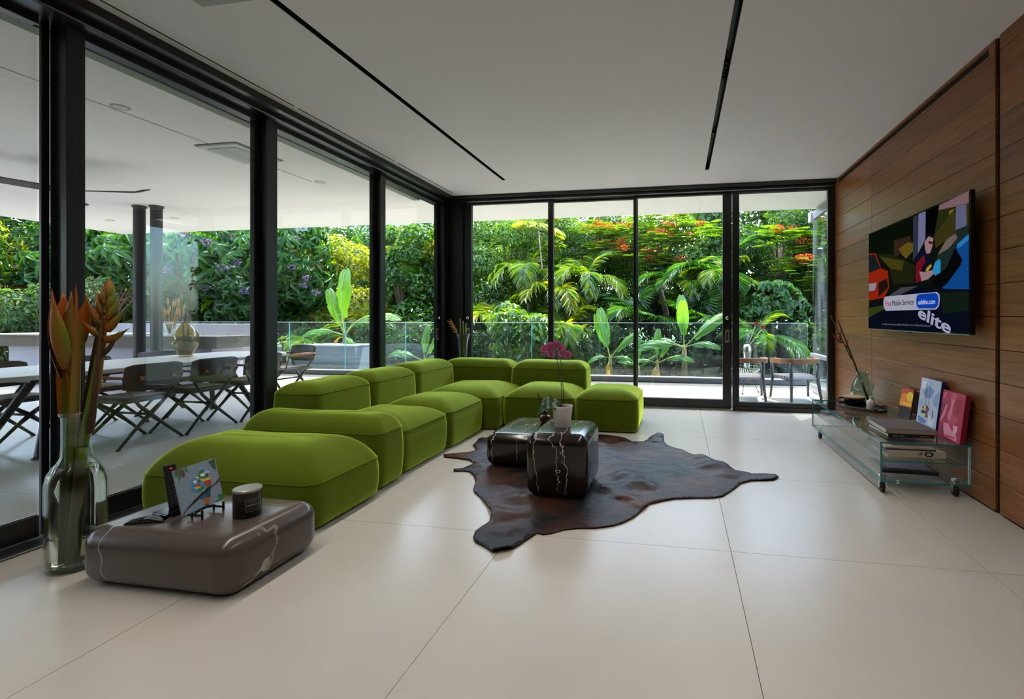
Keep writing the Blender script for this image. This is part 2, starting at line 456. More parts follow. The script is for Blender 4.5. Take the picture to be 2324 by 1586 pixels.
# ------------------------------------------------------------------ materials
def mat_wood(name, dark, mid, light, rough=0.38):
    m, nt, out = new_mat(name)
    b = nt.nodes.new('ShaderNodeBsdfPrincipled')
    nt.links.new(b.outputs[0], out.inputs[0])
    tc = nt.nodes.new('ShaderNodeTexCoord')
    oi = nt.nodes.new('ShaderNodeObjectInfo')
    add = nt.nodes.new('ShaderNodeVectorMath')
    add.operation = 'ADD'
    sc = nt.nodes.new('ShaderNodeMath')
    sc.operation = 'MULTIPLY'
    sc.inputs[1].default_value = 37.0
    nt.links.new(oi.outputs['Random'], sc.inputs[0])
    cmb = nt.nodes.new('ShaderNodeCombineXYZ')
    nt.links.new(sc.outputs[0], cmb.inputs[0])
    nt.links.new(sc.outputs[0], cmb.inputs[1])
    nt.links.new(tc.outputs['Object'], add.inputs[0])
    nt.links.new(cmb.outputs[0], add.inputs[1])
    mp = nt.nodes.new('ShaderNodeMapping')
    mp.inputs['Scale'].default_value = (1.0, 0.7, 16.0)
    nt.links.new(add.outputs[0], mp.inputs[0])
    n = nt.nodes.new('ShaderNodeTexNoise')
    n.inputs['Scale'].default_value = 2.2
    n.inputs['Detail'].default_value = 8
    n.inputs['Roughness'].default_value = 0.62
    n.inputs['Distortion'].default_value = 0.6
    nt.links.new(mp.outputs[0], n.inputs['Vector'])
    ramp = nt.nodes.new('ShaderNodeValToRGB')
    ramp.color_ramp.elements[0].position = 0.28
    ramp.color_ramp.elements[0].color = (*lin(dark), 1)
    ramp.color_ramp.elements[1].position = 0.75
    ramp.color_ramp.elements[1].color = (*lin(light), 1)
    e = ramp.color_ramp.elements.new(0.5)
    e.color = (*lin(mid), 1)
    nt.links.new(n.outputs[0], ramp.inputs[0])
    hv = nt.nodes.new('ShaderNodeHueSaturation')
    mr = nt.nodes.new('ShaderNodeMapRange')
    mr.inputs[3].default_value = 0.82
    mr.inputs[4].default_value = 1.18
    nt.links.new(oi.outputs['Random'], mr.inputs[0])
    nt.links.new(mr.outputs[0], hv.inputs['Value'])
    nt.links.new(ramp.outputs[0], hv.inputs['Color'])
    nt.links.new(hv.outputs[0], b.inputs['Base Color'])
    b.inputs['Roughness'].default_value = rough
    bp = nt.nodes.new('ShaderNodeBump')
    bp.inputs['Strength'].default_value = 0.06
    bp.inputs['Distance'].default_value = 0.004
    nt.links.new(n.outputs[0], bp.inputs['Height'])
    nt.links.new(bp.outputs[0], b.inputs['Normal'])
    return m


def mat_marble(name, base, base2, vein, amount=0.5, scale=2.2, rough=0.2):
    m, nt, out = new_mat(name)
    b = nt.nodes.new('ShaderNodeBsdfPrincipled')
    nt.links.new(b.outputs[0], out.inputs[0])
    tc = nt.nodes.new('ShaderNodeTexCoord')
    oi = nt.nodes.new('ShaderNodeObjectInfo')
    mu = nt.nodes.new('ShaderNodeMath')
    mu.operation = 'MULTIPLY'
    mu.inputs[1].default_value = 11.0
    nt.links.new(oi.outputs['Random'], mu.inputs[0])
    add = nt.nodes.new('ShaderNodeVectorMath')
    add.operation = 'ADD'
    nt.links.new(tc.outputs['Object'], add.inputs[0])
    nt.links.new(mu.outputs[0], add.inputs[1])
    mp = nt.nodes.new('ShaderNodeMapping')
    mp.inputs['Scale'].default_value = (1.0, 1.0, 0.7)
    nt.links.new(add.outputs[0], mp.inputs[0])

    def noise(s, d, ro=0.6, dist=0.0):
        n = nt.nodes.new('ShaderNodeTexNoise')
        n.inputs['Scale'].default_value = s
        n.inputs['Detail'].default_value = d
        n.inputs['Roughness'].default_value = ro
        n.inputs['Distortion'].default_value = dist
        nt.links.new(mp.outputs[0], n.inputs['Vector'])
        return n

    def crack(rot, sc, dist, lo):
        """long wandering hairline veins"""
        m2 = nt.nodes.new('ShaderNodeMapping')
        m2.inputs['Rotation'].default_value = rot
        nt.links.new(mp.outputs[0], m2.inputs[0])
        w = nt.nodes.new('ShaderNodeTexWave')
        w.wave_profile = 'TRI'
        w.inputs['Scale'].default_value = sc
        w.inputs['Distortion'].default_value = dist
        w.inputs['Detail'].default_value = 5
        w.inputs['Detail Scale'].default_value = 1.6
        w.inputs['Detail Roughness'].default_value = 0.7
        nt.links.new(m2.outputs[0], w.inputs['Vector'])
        r = nt.nodes.new('ShaderNodeMapRange')
        r.inputs[1].default_value = lo
        r.inputs[2].default_value = lo + 0.010
        nt.links.new(w.outputs['Fac'], r.inputs[0])
        msk = noise(scale * 1.1 + sc, 3)
        mm = nt.nodes.new('ShaderNodeMapRange')
        mm.inputs[1].default_value = 0.58 - amount * 0.16
        mm.inputs[2].default_value = 0.68 - amount * 0.16
        nt.links.new(msk.outputs[0], mm.inputs[0])
        v = nt.nodes.new('ShaderNodeMath')
        v.operation = 'MULTIPLY'
        nt.links.new(r.outputs[0], v.inputs[0])
        nt.links.new(mm.outputs[0], v.inputs[1])
        return v

    ca = crack((0.05, 0.1, 0.1), scale, 4.0, 0.975)
    cb_ = crack((0.2, 0.5, 0.9), scale * 0.7, 6.0, 0.982)
    v1 = nt.nodes.new('ShaderNodeMath')
    v1.operation = 'MAXIMUM'
    nt.links.new(ca.outputs[0], v1.inputs[0])
    nt.links.new(cb_.outputs[0], v1.inputs[1])
    cloud = noise(scale * 1.3, 5)
    cm = nt.nodes.new('ShaderNodeMix')
    cm.data_type = 'RGBA'
    cm.inputs[6].default_value = (*lin(base), 1)
    cm.inputs[7].default_value = (*lin(base2), 1)
    nt.links.new(cloud.outputs[0], cm.inputs[0])
    vm = nt.nodes.new('ShaderNodeMix')
    vm.data_type = 'RGBA'
    vm.inputs[7].default_value = (*lin(vein), 1)
    nt.links.new(v1.outputs[0], vm.inputs[0])
    nt.links.new(cm.outputs[2], vm.inputs[6])
    nt.links.new(vm.outputs[2], b.inputs['Base Color'])
    b.inputs['Roughness'].default_value = rough
    return m


def mat_velvet(name, col, tint):
    m, nt, out = new_mat(name)
    b = nt.nodes.new('ShaderNodeBsdfPrincipled')
    shn = nt.nodes.new('ShaderNodeBsdfSheen')
    shn.inputs['Color'].default_value = (*[0.5 * q for q in tint], 1)
    shn.inputs['Roughness'].default_value = 0.45
    ads = nt.nodes.new('ShaderNodeAddShader')
    nt.links.new(b.outputs[0], ads.inputs[0])
    nt.links.new(shn.outputs[0], ads.inputs[1])
    nt.links.new(ads.outputs[0], out.inputs[0])
    tc = nt.nodes.new('ShaderNodeTexCoord')
    n = nt.nodes.new('ShaderNodeTexNoise')
    n.inputs['Scale'].default_value = 7
    n.inputs['Detail'].default_value = 3
    nt.links.new(tc.outputs['Object'], n.inputs['Vector'])
    mr = nt.nodes.new('ShaderNodeMapRange')
    mr.inputs[3].default_value = 0.85
    mr.inputs[4].default_value = 1.15
    nt.links.new(n.outputs[0], mr.inputs[0])
    mx = nt.nodes.new('ShaderNodeMix')
    mx.data_type = 'RGBA'
    mx.blend_type = 'MULTIPLY'
    mx.inputs[0].default_value = 1
    mx.inputs[6].default_value = (*col, 1)
    nt.links.new(mr.outputs[0], mx.inputs[7])
    nt.links.new(mx.outputs[2], b.inputs['Base Color'])
    b.inputs['Roughness'].default_value = 0.85
    b.inputs['Specular IOR Level'].default_value = 0.15
    b.inputs['Sheen Weight'].default_value = 1.0
    b.inputs['Sheen Roughness'].default_value = 0.32
    b.inputs['Sheen Tint'].default_value = (*tint, 1)
    n2 = nt.nodes.new('ShaderNodeTexNoise')
    n2.inputs['Scale'].default_value = 420
    nt.links.new(tc.outputs['Object'], n2.inputs['Vector'])
    bp = nt.nodes.new('ShaderNodeBump')
    bp.inputs['Strength'].default_value = 0.25
    bp.inputs['Distance'].default_value = 0.002
    nt.links.new(n2.outputs[0], bp.inputs['Height'])
    nt.links.new(bp.outputs[0], b.inputs['Normal'])
    return m


def mat_hide():
    m, nt, out = new_mat('cowhide')
    b = nt.nodes.new('ShaderNodeBsdfPrincipled')
    nt.links.new(b.outputs[0], out.inputs[0])
    tc = nt.nodes.new('ShaderNodeTexCoord')
    n = nt.nodes.new('ShaderNodeTexNoise')
    n.inputs['Scale'].default_value = 2.2
    n.inputs['Detail'].default_value = 6
    nt.links.new(tc.outputs['Object'], n.inputs['Vector'])
    ramp = nt.nodes.new('ShaderNodeValToRGB')
    ramp.color_ramp.elements[0].position = 0.43
    ramp.color_ramp.elements[0].color = (*lin('#0c0706'), 1)
    ramp.color_ramp.elements[1].position = 0.72
    ramp.color_ramp.elements[1].color = (*lin('#4a2814'), 1)
    nt.links.new(n.outputs[0], ramp.inputs[0])
    n3 = nt.nodes.new('ShaderNodeTexNoise')
    n3.inputs['Scale'].default_value = 3.1
    n3.inputs['Detail'].default_value = 8
    n3.inputs['Roughness'].default_value = 0.8
    nt.links.new(tc.outputs['Object'], n3.inputs['Vector'])
    sp = nt.nodes.new('ShaderNodeMapRange')
    sp.inputs[1].default_value = 0.755
    sp.inputs[2].default_value = 0.79
    nt.links.new(n3.outputs[0], sp.inputs[0])
    mx = nt.nodes.new('ShaderNodeMix')
    mx.data_type = 'RGBA'
    mx.inputs[7].default_value = (*lin('#a89a8c'), 1)
    nt.links.new(sp.outputs[0], mx.inputs[0])
    nt.links.new(ramp.outputs[0], mx.inputs[6])
    nt.links.new(mx.outputs[2], b.inputs['Base Color'])
    b.inputs['Roughness'].default_value = 0.45
    b.inputs['Specular IOR Level'].default_value = 0.2
    b.inputs['Sheen Weight'].default_value = 0.06
    b.inputs['Sheen Tint'].default_value = (0.7, 0.65, 0.75, 1)
    n2 = nt.nodes.new('ShaderNodeTexNoise')
    n2.inputs['Scale'].default_value = 7
    n2.inputs['Detail'].default_value = 10
    nt.links.new(tc.outputs['Object'], n2.inputs['Vector'])
    bp = nt.nodes.new('ShaderNodeBump')
    bp.inputs['Strength'].default_value = 0.8
    bp.inputs['Distance'].default_value = 0.02
    nt.links.new(n2.outputs[0], bp.inputs['Height'])
    nt.links.new(bp.outputs[0], b.inputs['Normal'])
    return m


def mat_tile(name, c1, c2, rough):
    m, nt, out = new_mat(name)
    b = nt.nodes.new('ShaderNodeBsdfPrincipled')
    nt.links.new(b.outputs[0], out.inputs[0])
    geo = nt.nodes.new('ShaderNodeNewGeometry')
    n = nt.nodes.new('ShaderNodeTexNoise')
    n.inputs['Scale'].default_value = 1.3
    n.inputs['Detail'].default_value = 8
    n.inputs['Roughness'].default_value = 0.62
    nt.links.new(geo.outputs['Position'], n.inputs['Vector'])
    ramp = nt.nodes.new('ShaderNodeValToRGB')
    ramp.color_ramp.elements[0].position = 0.3
    ramp.color_ramp.elements[0].color = (*lin(c1), 1)
    ramp.color_ramp.elements[1].position = 0.7
    ramp.color_ramp.elements[1].color = (*lin(c2), 1)
    nt.links.new(n.outputs[0], ramp.inputs[0])
    nt.links.new(ramp.outputs[0], b.inputs['Base Color'])
    b.inputs['Roughness'].default_value = rough
    b.inputs['Specular IOR Level'].default_value = 0.5
    return m


M = {}
M['tile'] = mat_tile('porcelain_tile', '#b2ada3', '#bcb6ac', 0.30)
M['grout'] = pbr('grout', '#5c5750', 0.9)
M['ceil'] = pbr('plaster_ceiling', '#e2e1e8', 0.9, noise=(1.4, 0.03), bump=(3, 0.05))
M['soffit'] = pbr('plaster_soffit', '#efeeee', 0.9)
M['wallp'] = pbr('plaster_wall', '#5f5b57', 0.9)
M['wood'] = mat_wood('walnut_panel', '#68401d', '#86532a', '#9c683a', 0.34)
M['woodedge'] = pbr('walnut_edge', '#8a5a30', 0.5)
M['dark'] = pbr('shadow_gap', '#150c08', 0.8)
M['alu'] = pbr('black_aluminium', '#131417', 0.32, metal=0.0, spec=0.6)
M['alu2'] = pbr('charcoal_aluminium', '#1c1e22', 0.28, metal=0.3, spec=0.6)
M['steel'] = pbr('brushed_steel', '#b9bac0', 0.3, metal=1.0)
M['chrome'] = pbr('chrome', '#d8dadd', 0.08, metal=1.0)
M['brass'] = pbr('lock_plate', '#a99e86', 0.35, metal=0.8)
M['glass'] = thin_glass('window_glass')
M['glass_rail'] = thin_glass('balustrade_glass', (0.82, 0.91, 0.93), 0.035, 0.0, dirt=0.03)
M['glass_edge'] = pbr('glass_edge_blue', '#5fa9b0', 0.2)
M['clear'] = thin_glass('clear_glass', (0.985, 0.994, 0.99), 0.035)
M['teal'] = pbr('glass_edge_teal', '#1c7f7d', 0.08, spec=0.8)
M['vglass'] = thin_glass('vase_glass', (0.93, 0.96, 0.94), 0.06)
M['vgreen'] = thin_glass('green_vase_glass', (0.78, 0.90, 0.84), 0.07)
M['vblue'] = thin_glass('blue_vase_glass', (0.30, 0.48, 0.62), 0.10)
M['vamber'] = thin_glass('amber_vase_glass', (0.80, 0.72, 0.45), 0.08)
M['water'] = solid_glass('vase_water', (0.97, 0.93, 0.87), 1.33)
M['velvet'] = mat_velvet('green_velvet', (0.078, 0.112, 0.002), (0.80, 1.0, 0.10))
M['marble_d'] = mat_marble('dark_marble', '#17120f', '#2b2320', '#cfc6bb', 1.35, 1.7, 0.16)
M['marble_b'] = mat_marble('brown_marble', '#443b36', '#574d47', '#b9b0a6', 0.35, 0.55, 0.22)
M['hide'] = mat_hide()
M['black'] = pbr('matt_black', '#0d0d0e', 0.5)
M['blackgloss'] = pbr('gloss_black', '#08080a', 0.12)
M['white'] = pbr('white_ceramic', '#d9d6d2', 0.45)
M['paper'] = pbr('paper', '#cfc8ba', 0.8)
M['leather'] = pbr('dark_leather', '#2c241e', 0.55, bump=(60, 0.1))

# ------------------------------------------------------------------ floor
ZC = 2.96                 # ceiling height
XW = 1.945                # face of the wood wall
XG = -3.43                # plane of the left glazing
YG = 6.47                 # plane of the back glazing

floor = tag(bx('floor', -13.2, 3.2, -2.6, 9.4, -0.25, -0.0115, M['grout']), 'pale grey large format porcelain tile floor', None, kind='structure')
TS = 1.196
tile_me = None
long_me = None
for i in range(-11, 3):
    for j in range(-5, 6):
        x0 = 0.267 + i * TS
        y0 = 2.56 + j * TS
        if x0 + TS > 3.2 or y0 + TS > 9.41:
            continue
        if j in (-2, -3, -4, -5):
            # long tiles in the rows beside the camera
            if j in (-3, -5):
                continue
            t = MB().box(0.0012, TS - 0.0012, 0.0012, 2 * TS - 0.0012, -0.0115, 0).build('long_tile', M['tile'], floor) if long_me is None else bpy.data.objects.new('long_tile', long_me)
            if long_me is None:
                long_me = t.data
            else:
                COL.objects.link(t)
                t.parent = floor
            t.location = (x0, y0, 0)
            continue
        if j == -1:
            continue
        if tile_me is None:
            t = MB().box(0.0012, TS - 0.0012, 0.0012, TS - 0.0012, -0.0115, 0).build('tile', M['tile'], floor)
            tile_me = t.data
        else:
            t = bpy.data.objects.new('tile', tile_me)
            COL.objects.link(t)
            t.parent = floor
        t.location = (x0, y0, 0)

# ------------------------------------------------------------------ ceiling with two recessed lamp slots
cb = MB()
SLX = (-2.19, 0.325)
SLW = 0.024
xs = [-3.6, SLX[0] - SLW, SLX[0] + SLW, SLX[1] - SLW, SLX[1] + SLW, 2.2]
for k in (0, 2, 4):
    cb.box(xs[k], xs[k + 1], -2.6, 6.62, ZC, ZC + 0.16)
for k in (1, 3):
    cb.box(xs[k], xs[k + 1], 5.745, 6.62, ZC, ZC + 0.16)
    cb.box(xs[k], xs[k + 1], -2.6, -1.2, ZC, ZC + 0.16)
ceiling = tag(cb.build('ceiling', M['ceil']), 'flat white plastered ceiling', None, kind='structure')
lens_m = pbr('lamp_lens', '#3a3a34', 0.1, metal=0.6)
for k, (sx, lab) in enumerate(zip(SLX, ('black recessed linear lamp slot in the ceiling above the green sofa', 'black recessed linear lamp slot in the ceiling nearest the wood wall'))):
    th = thing('linear_ceiling_lamp', lab, 'ceiling lamp', (sx, 0, ZC), group='recessed linear ceiling lamps')
    b = MB()
    b.box(-SLW, SLW, -1.2, 5.745, 0.10, 0.155)
    b.box(-SLW, -SLW + 0.003, -1.2, 5.745, 0.004, 0.10)
    b.box(SLW - 0.003, SLW, -1.2, 5.745, 0.004, 0.10)
    b.box(-SLW + 0.003, SLW - 0.003, 5.74, 5.744, 0.004, 0.10)
    b.build('housing', M['black'], th)
    ld = bpy.data.lights.new('slot_fill_light', 'AREA')  # fill light added inside the unlit slot to brighten the room
    ld.shape = 'RECTANGLE'
    ld.size = 0.036
    ld.size_y = 6.6
    ld.energy = 8
    ld.spread = R(105)
    ld.color = (1.0, 0.93, 0.84)
    lo = bpy.data.objects.new('slot_fill_light', ld)
    COL.objects.link(lo)
    lo.parent = th
    lo.location = (0, 2.3, 0.006)
    for yy in (2.55, 3.45, 4.75, 1.5):
        for q in range(5):
            MB().lathe([(0.014, 0.05), (0.0155, 0.02), (0.0155, 0.018)], 10, c=(0, yy + q * 0.055, 0.03)).build('spot', lens_m, th)

# thin air slot beside the left glazing
for (ya, yb, lab) in ((-2.2, 3.425, 'long thin dark air slot in the ceiling above the front panes'), (3.47, 4.83, 'thin dark air slot in the ceiling above the middle pane'), (4.885, 6.2, 'thin dark air slot in the ceiling next to the far corner')):
    th = thing('air_slot', lab, 'air vent', (-3.12, 0, ZC), group='thin air slots in the ceiling')
    bx('slot_strip', -0.007, 0.007, ya, yb, -0.003, 0.0, M['dark'], th)
    bx('slot_frame', 0.007, 0.021, ya, yb, -0.0022, 0.0, M['soffit'], th)
vent = thing('ceiling_access_panel', 'small grey square panel set in the ceiling above the camera side', 'ceiling panel', (-2.45, 2.0, ZC))
bx('panel', -0.17, 0.2, -0.3, 0.235, -0.006, 0.0, pbr('panel_grey', '#a9adb2', 0.7), vent)

# ------------------------------------------------------------------ wood wall
wall = tag(bx('wall_right', XW + 0.02, XW + 0.2, -2.6, 6.44, 0, ZC, M['dark']), 'wall clad in horizontal walnut boards', None, kind='structure')
PH = 0.2047
Z0 = 2.863
secs = [(5.274, 6.425), (3.345, 5.270), (3.085, 3.303), (1.0, 3.048), (-2.55, 0.996)]
for (ya, yb) in secs:
    for k in range(14):
        z1 = Z0 - k * PH
        z0 = max(z1 - PH, 0.012)
        p = MB().box(XW, XW + 0.018, ya + 0.001, yb - 0.001, z0 + 0.002, z1 - 0.002).build('plank', M['wood'], wall, bev=0.0012, seg=1)
# top board with the long recessed slot
for (ya, yb) in secs:
    if ya > 3.3:
        continue
    MB().box(XW, XW + 0.018, ya + 0.001, yb - 0.001, Z0 + 0.0015, ZC).build('plank', M['wood'], wall)
tb = MB()
tb.box(XW, XW + 0.018, 3.346, 6.425, Z0 + 0.0015, 2.885)
tb.box(XW, XW + 0.018, 3.346, 6.425, 2.938, ZC)
tb.box(XW, XW + 0.018, 3.346, 3.41, 2.885, 2.938)
tb.box(XW, XW + 0.018, 6.30, 6.425, 2.885, 2.938)
tb.build('slot_board', M['wood'], wall)
bx('edge_strip', XW - 0.001, XW + 0.03, 6.426, 6.44, 0.0, ZC, M['woodedge'], wall)

tag(bx('wall_terrace', -11.55, -3.6, -2.75, -2.6, 0, ZC, M['wallp']), 'plastered house wall closing the terrace behind the camera', None, kind='structure')
tag(bx('wall_front', -3.6, 2.2, -2.75, -2.6, 0, ZC, M['wallp']), 'plain plastered wall behind the camera', None, kind='structure')

# ------------------------------------------------------------------ left glazing
head = MB()
head.box(-3.56, -3.195, -2.6, 6.62, 2.905, ZC)
head.box(-3.56, -3.30, -2.6, 6.62, 2.865, 2.905)
trim1 = tag(head.build('trim_1', M['alu'], bev=0.002), 'black aluminium head track of the left glazing', None, kind='structure')
bx('track_line', -3.299, -3.294, -2.6, 6.3, 2.868, 2.876, M['steel'], trim1)
tr = MB()
tr.box(-3.56, -3.335, -2.6, 6.62, 0.0, 0.006)
trim2 = tag(tr.build('trim_2', M['black']), 'black floor track of the left glazing', None, kind='structure')
for xx in (-3.375, -3.342):
    bx('track_rail', xx, xx + 0.012, -2.6, 6.3, 0.006, 0.014, M['steel'], trim2)


def panel_left(n, ya, yb, xoff, wide, label, tk=0.042, sw=0.055):
    """sliding pane along Y; wide stile at its near end"""
    w = tag(bpy.data.objects.new('window_%d' % n, None), label, None, kind='structure')
    COL.objects.link(w)
    x = XG + xoff
    bx('stile', x - 0.03, x + 0.06, ya, ya + wide, 0.02, 2.88, M['alu'], w, bev=0.003)
    bx('stile', x + 0.012 - tk, x + 0.012, yb - sw, yb, 0.02, 2.88, M['alu2'], w, bev=0.003)
    bx('rail', x - 0.03, x + 0.03, ya + wide, yb - 0.055, 0.02, 0.135, M['alu'], w, bev=0.003)
    bx('rail', x - 0.03, x + 0.03, ya + wide, yb - 0.055, 2.83, 2.88, M['alu'], w, bev=0.003)
    bx('glazing_bead', x + 0.004, x + 0.016, ya + wide, yb - 0.055, 0.135, 0.142, M['steel'], w)
    bx('pane', x - 0.008, x + 0.004, ya + wide - 0.01, yb - 0.05, 0.12, 2.84, M['glass'], w)
    return w


panel_left(1, -1.2, 2.098, -0.06, 0.11, 'front sliding glass panel of the left glazing', 0.02, 0.035)
panel_left(2, 2.17, 3.395, 0.0, 0.02, 'sliding glass panel behind the tall flower vase')
panel_left(3, 3.385, 4.885, 0.02, 0.11, 'middle sliding glass panel of the left glazing')
panel_left(4, 4.885, 6.30, 0.03, 0.10, 'far sliding glass panel of the left glazing')
panel_left(5, -2.6, -1.15, 0.0, 0.08, 'rearmost glass panel of the left glazing')
post = MB()
post.box(-3.485, -3.365, 2.102, 2.168, 0.006, 2.865)
po = post.build('trim_3', M['alu2'], bev=0.003)
tag(po, 'wide black post of the left glazing behind the flower vase', None, kind='structure')

# corner column
cc = MB()
cc.box(-3.44, -3.31, 6.30, 6.66, 0.0, ZC)
cc.box(-3.31, -3.085, 6.44, 6.66, 0.0, ZC)
tag(cc.build('trim_4', M['alu2'], bev=0.003), 'black corner column between the two glazed walls', None, kind='structure')

# ------------------------------------------------------------------ back glazing
hb = MB()
hb.box(-3.3, XW + 0.02, 6.36, 6.62, 2.915, ZC)
hb.box(-3.3, XW + 0.02, 6.41, 6.62, 2.872, 2.915)
trim5 = tag(hb.build('trim_5', M['alu'], bev=0.002), 'black aluminium head track of the back glazing', None, kind='structure')
bx('track_line', -3.0, XW, 6.405, 6.41, 2.873, 2.879, M['steel'], trim5)
trim6 = tag(bx('trim_6', -3.09, 0.66, 6.42, 6.62, 0.0, 0.012, pbr('sill_stone', '#8d8c86', 0.5)), 'low sill track of the sliding back glazing', None, kind='structure')


def panel_back(n, xa, xb, yoff, sl, sr, label, bot=0.13, top=2.85):
    w = tag(bpy.data.objects.new('window_%d' % n, None), label, None, kind='structure')
    COL.objects.link(w)
    y = YG + yoff
    bx('stile', xa, xa + sl, y - 0.03, y + 0.03, 0.012, 2.875, M['alu'], w, bev=0.003)
    bx('stile', xb - sr, xb, y - 0.03, y + 0.03, 0.012, 2.875, M['alu'], w, bev=0.003)
    bx('rail', xa + sl, xb - sr, y - 0.03, y + 0.03, 0.012, bot, M['alu'], w, bev=0.003)
    bx('rail', xa + sl, xb - sr, y - 0.03, y + 0.03, top, 2.875, M['alu'], w, bev=0.003)
    bx('pane', xa + sl - 0.01, xb - sr + 0.01, y - 0.006, y + 0.006, bot - 0.02, top + 0.02, M['glass'], w)
    return w


w6 = panel_back(6, -3.085, -1.745, 0.03, 0.115, 0.075, 'left sliding glass door of the back glazing')
w7 = panel_back(7, -1.81, -0.56, 0.09, 0.05, 0.055, 'second sliding glass door of the back glazing')
w8 = panel_back(8, -0.615, 0.685, 0.03, 0.04, 0.115, 'third sliding glass door of the back glazing')
w9 = panel_back(9, 0.69, XW + 0.005, -0.01, 0.085, 0.09, 'fixed glass panel beside the wood wall', bot=0.115, top=2.84)
bx('bottom_step', 0.69, XW, 6.41, 6.45, 0.0, 0.055, M['alu'], w9, bev=0.002)


def knob(par, x, y, z, axis):
    b = MB()
    b.lathe([(0.012, 0), (0.012, 0.01), (0.022, 0.014), (0.026, 0.022), (0.022, 0.034), (0.010, 0.038)], 16)
    rot = (R(90), 0, 0) if axis == 'y' else (0, R(90), 0)
    b.build('lock_knob', M['chrome'], par, smooth=True, loc=(x, y, z), rot=rot)


def plate(par, x, y, z, axis):
    b = MB()
    if axis == 'y':
        b.box(-0.026, 0.026, -0.004, 0, -0.085, 0.085)
    else:
        b.box(0, 0.004, -0.05, 0.05, -0.085, 0.085)
    p = b.build('lock_plate', M['brass'], par, bev=0.001, seg=1, loc=(x, y, z))
    c = MB()
    if axis == 'y':
        c.box(-0.012, 0.012, -0.0055, -0.004, -0.055, 0.055)
    else:
        c.box(0.004, 0.0055, -0.02, 0.02, -0.055, 0.055)
    c.build('plate_recess', M['black'], p)


knob(w6, -3.02, 6.47, 1.21, 'y')
plate(w6, -3.02, 6.47, 0.98, 'y')
knob(w8, 0.625, 6.47, 1.21, 'y')
plate(w8, 0.625, 6.47, 0.97, 'y')
kh = bpy.data.objects['window_4']
knob(kh, XG + 0.045, 6.27, 1.21, 'x')
plate(kh, XG + 0.045, 6.27, 0.98, 'x')
# ------------------------------------------------------------------ sofa modules
def rounded_rect(a, b, r, n=7):
    pts = []
    r = max(min(r, a, b), 0.001)
    for (cx, cy, a0) in ((a - r, b - r, 0), (-a + r, b - r, 90), (-a + r, -b + r, 180), (a - r, -b + r, 270)):
        for k in range(n):
            an = R(a0 + 90 * k / (n - 1))
            pts.append((cx + r * math.cos(an), cy + r * math.sin(an)))
    # straight sides get extra points
    out = []
    m = len(pts)
    for i in range(m):
        p, q = pts[i], pts[(i + 1) % m]
        out.append(p)
        d = math.hypot(q[0] - p[0], q[1] - p[1])
        if d > 0.08:
            k = 9
            for t in range(1, k):
                out.append((p[0] + (q[0] - p[0]) * t / k, p[1] + (q[1] - p[1]) * t / k))
    return out


def cushion_mesh(a, b, ztop, zedge, r=0.07, bulge=0.012, seed=0, wrinkle=0.0):
    """soft block: straight sides to zedge, pillow-domed top to ztop"""
    rng = random.Random(seed)
    H = ztop - zedge
    mn = min(a, b)
    prof = [(0.012, 0.0), (0.0, 0.02), (-bulge, zedge * 0.5), (-bulge * 0.6, zedge * 0.85), (0.0, zedge)]
    prof.insert(-1, (0.0, zedge - 0.006))
    prof.append((0.004, zedge + 0.007))
    for t in (0.06, 0.13, 0.22, 0.33, 0.46, 0.6, 0.75, 0.88, 0.97):
        # pillow dome rising from the seam
        z = zedge + 0.007 + (H - 0.007) * (1 - (1 - t) ** 3.0)
        prof.append((t * mn * 0.97, z))
    vs, fs = [], []
    m = None
    ph = [rng.uniform(0, 6.28) for _ in range(4)]
    for (ins, z) in prof:
        ring = ring_resample(rounded_rect(a, b, r, 7), a, b, ins, r)
        if m is None:
            m = len(ring)
        for (x, y) in ring:
            wv = 0.0
            if wrinkle:
                s = math.atan2(y, x)
                wv = wrinkle * math.sin(26 * s + ph[0]) * math.exp(-((z - zedge) / 0.09) ** 2)
            ww = 0.0035 * (math.sin(9 * x + ph[1]) + math.sin(8 * y + ph[2])) * (1 if z > zedge else 0)
            L = math.hypot(x, y) or 1
            vs.append((x + wv * x / L, y + wv * y / L, z + ww))
    n = len(prof)
    for i in range(n - 1):
        for k in range(m):
            k2 = (k + 1) % m
            fs.append((i * m + k, i * m + k2, (i + 1) * m + k2, (i + 1) * m + k))
    fs.append(tuple(range(m - 1, -1, -1)))
    fs.append(tuple((n - 1) * m + k for k in range(m)))
    return vs, fs


def ring_resample(base, a, b, ins, r):
    """same point count on every ring: shrink the outline towards its medial line"""
    out = []
    for (x, y) in base:
        if a >= b:
            sx = (a - ins) / a if ins < 0 else max(a - ins, 0.0) / a
            sy = max(b - ins, 0.002) / b
        else:
            sx = max(a - ins, 0.002) / a
            sy = max(b - ins, 0.0) / b
        out.append((x * sx, y * sy))
    return out


def sofa_module(name, label, x0, x1, y0, y1, ztop, zedge, seed, r=0.07, wrinkle=0.0, cat='sofa'):
    a, b = (x1 - x0) / 2, (y1 - y0) / 2
    vs, fs = cushion_mesh(a, b, ztop, zedge, r, seed=seed, wrinkle=wrinkle)
    th = thing(name, label, cat, ((x0 + x1) / 2, (y0 + y1) / 2, 0), group='modules of the green velvet sofa')
    mb = MB().add(vs, fs)
    o = mb.build('cushion', M['velvet'], th, smooth=True)
    o.modifiers.new('sub', 'SUBSURF').levels = 1
    o.modifiers['sub'].render_levels = 1
    # seam piping where the top panel meets the side panel
    ring = rounded_rect(a + 0.001, b + 0.001, r, 7)
    ring.append(ring[0])
    MB().tube([(x, y, zedge + 0.002) for x, y in ring], 0.0022, 5, cap=False).build('seam', M['velvet'], th, smooth=True)
    return th


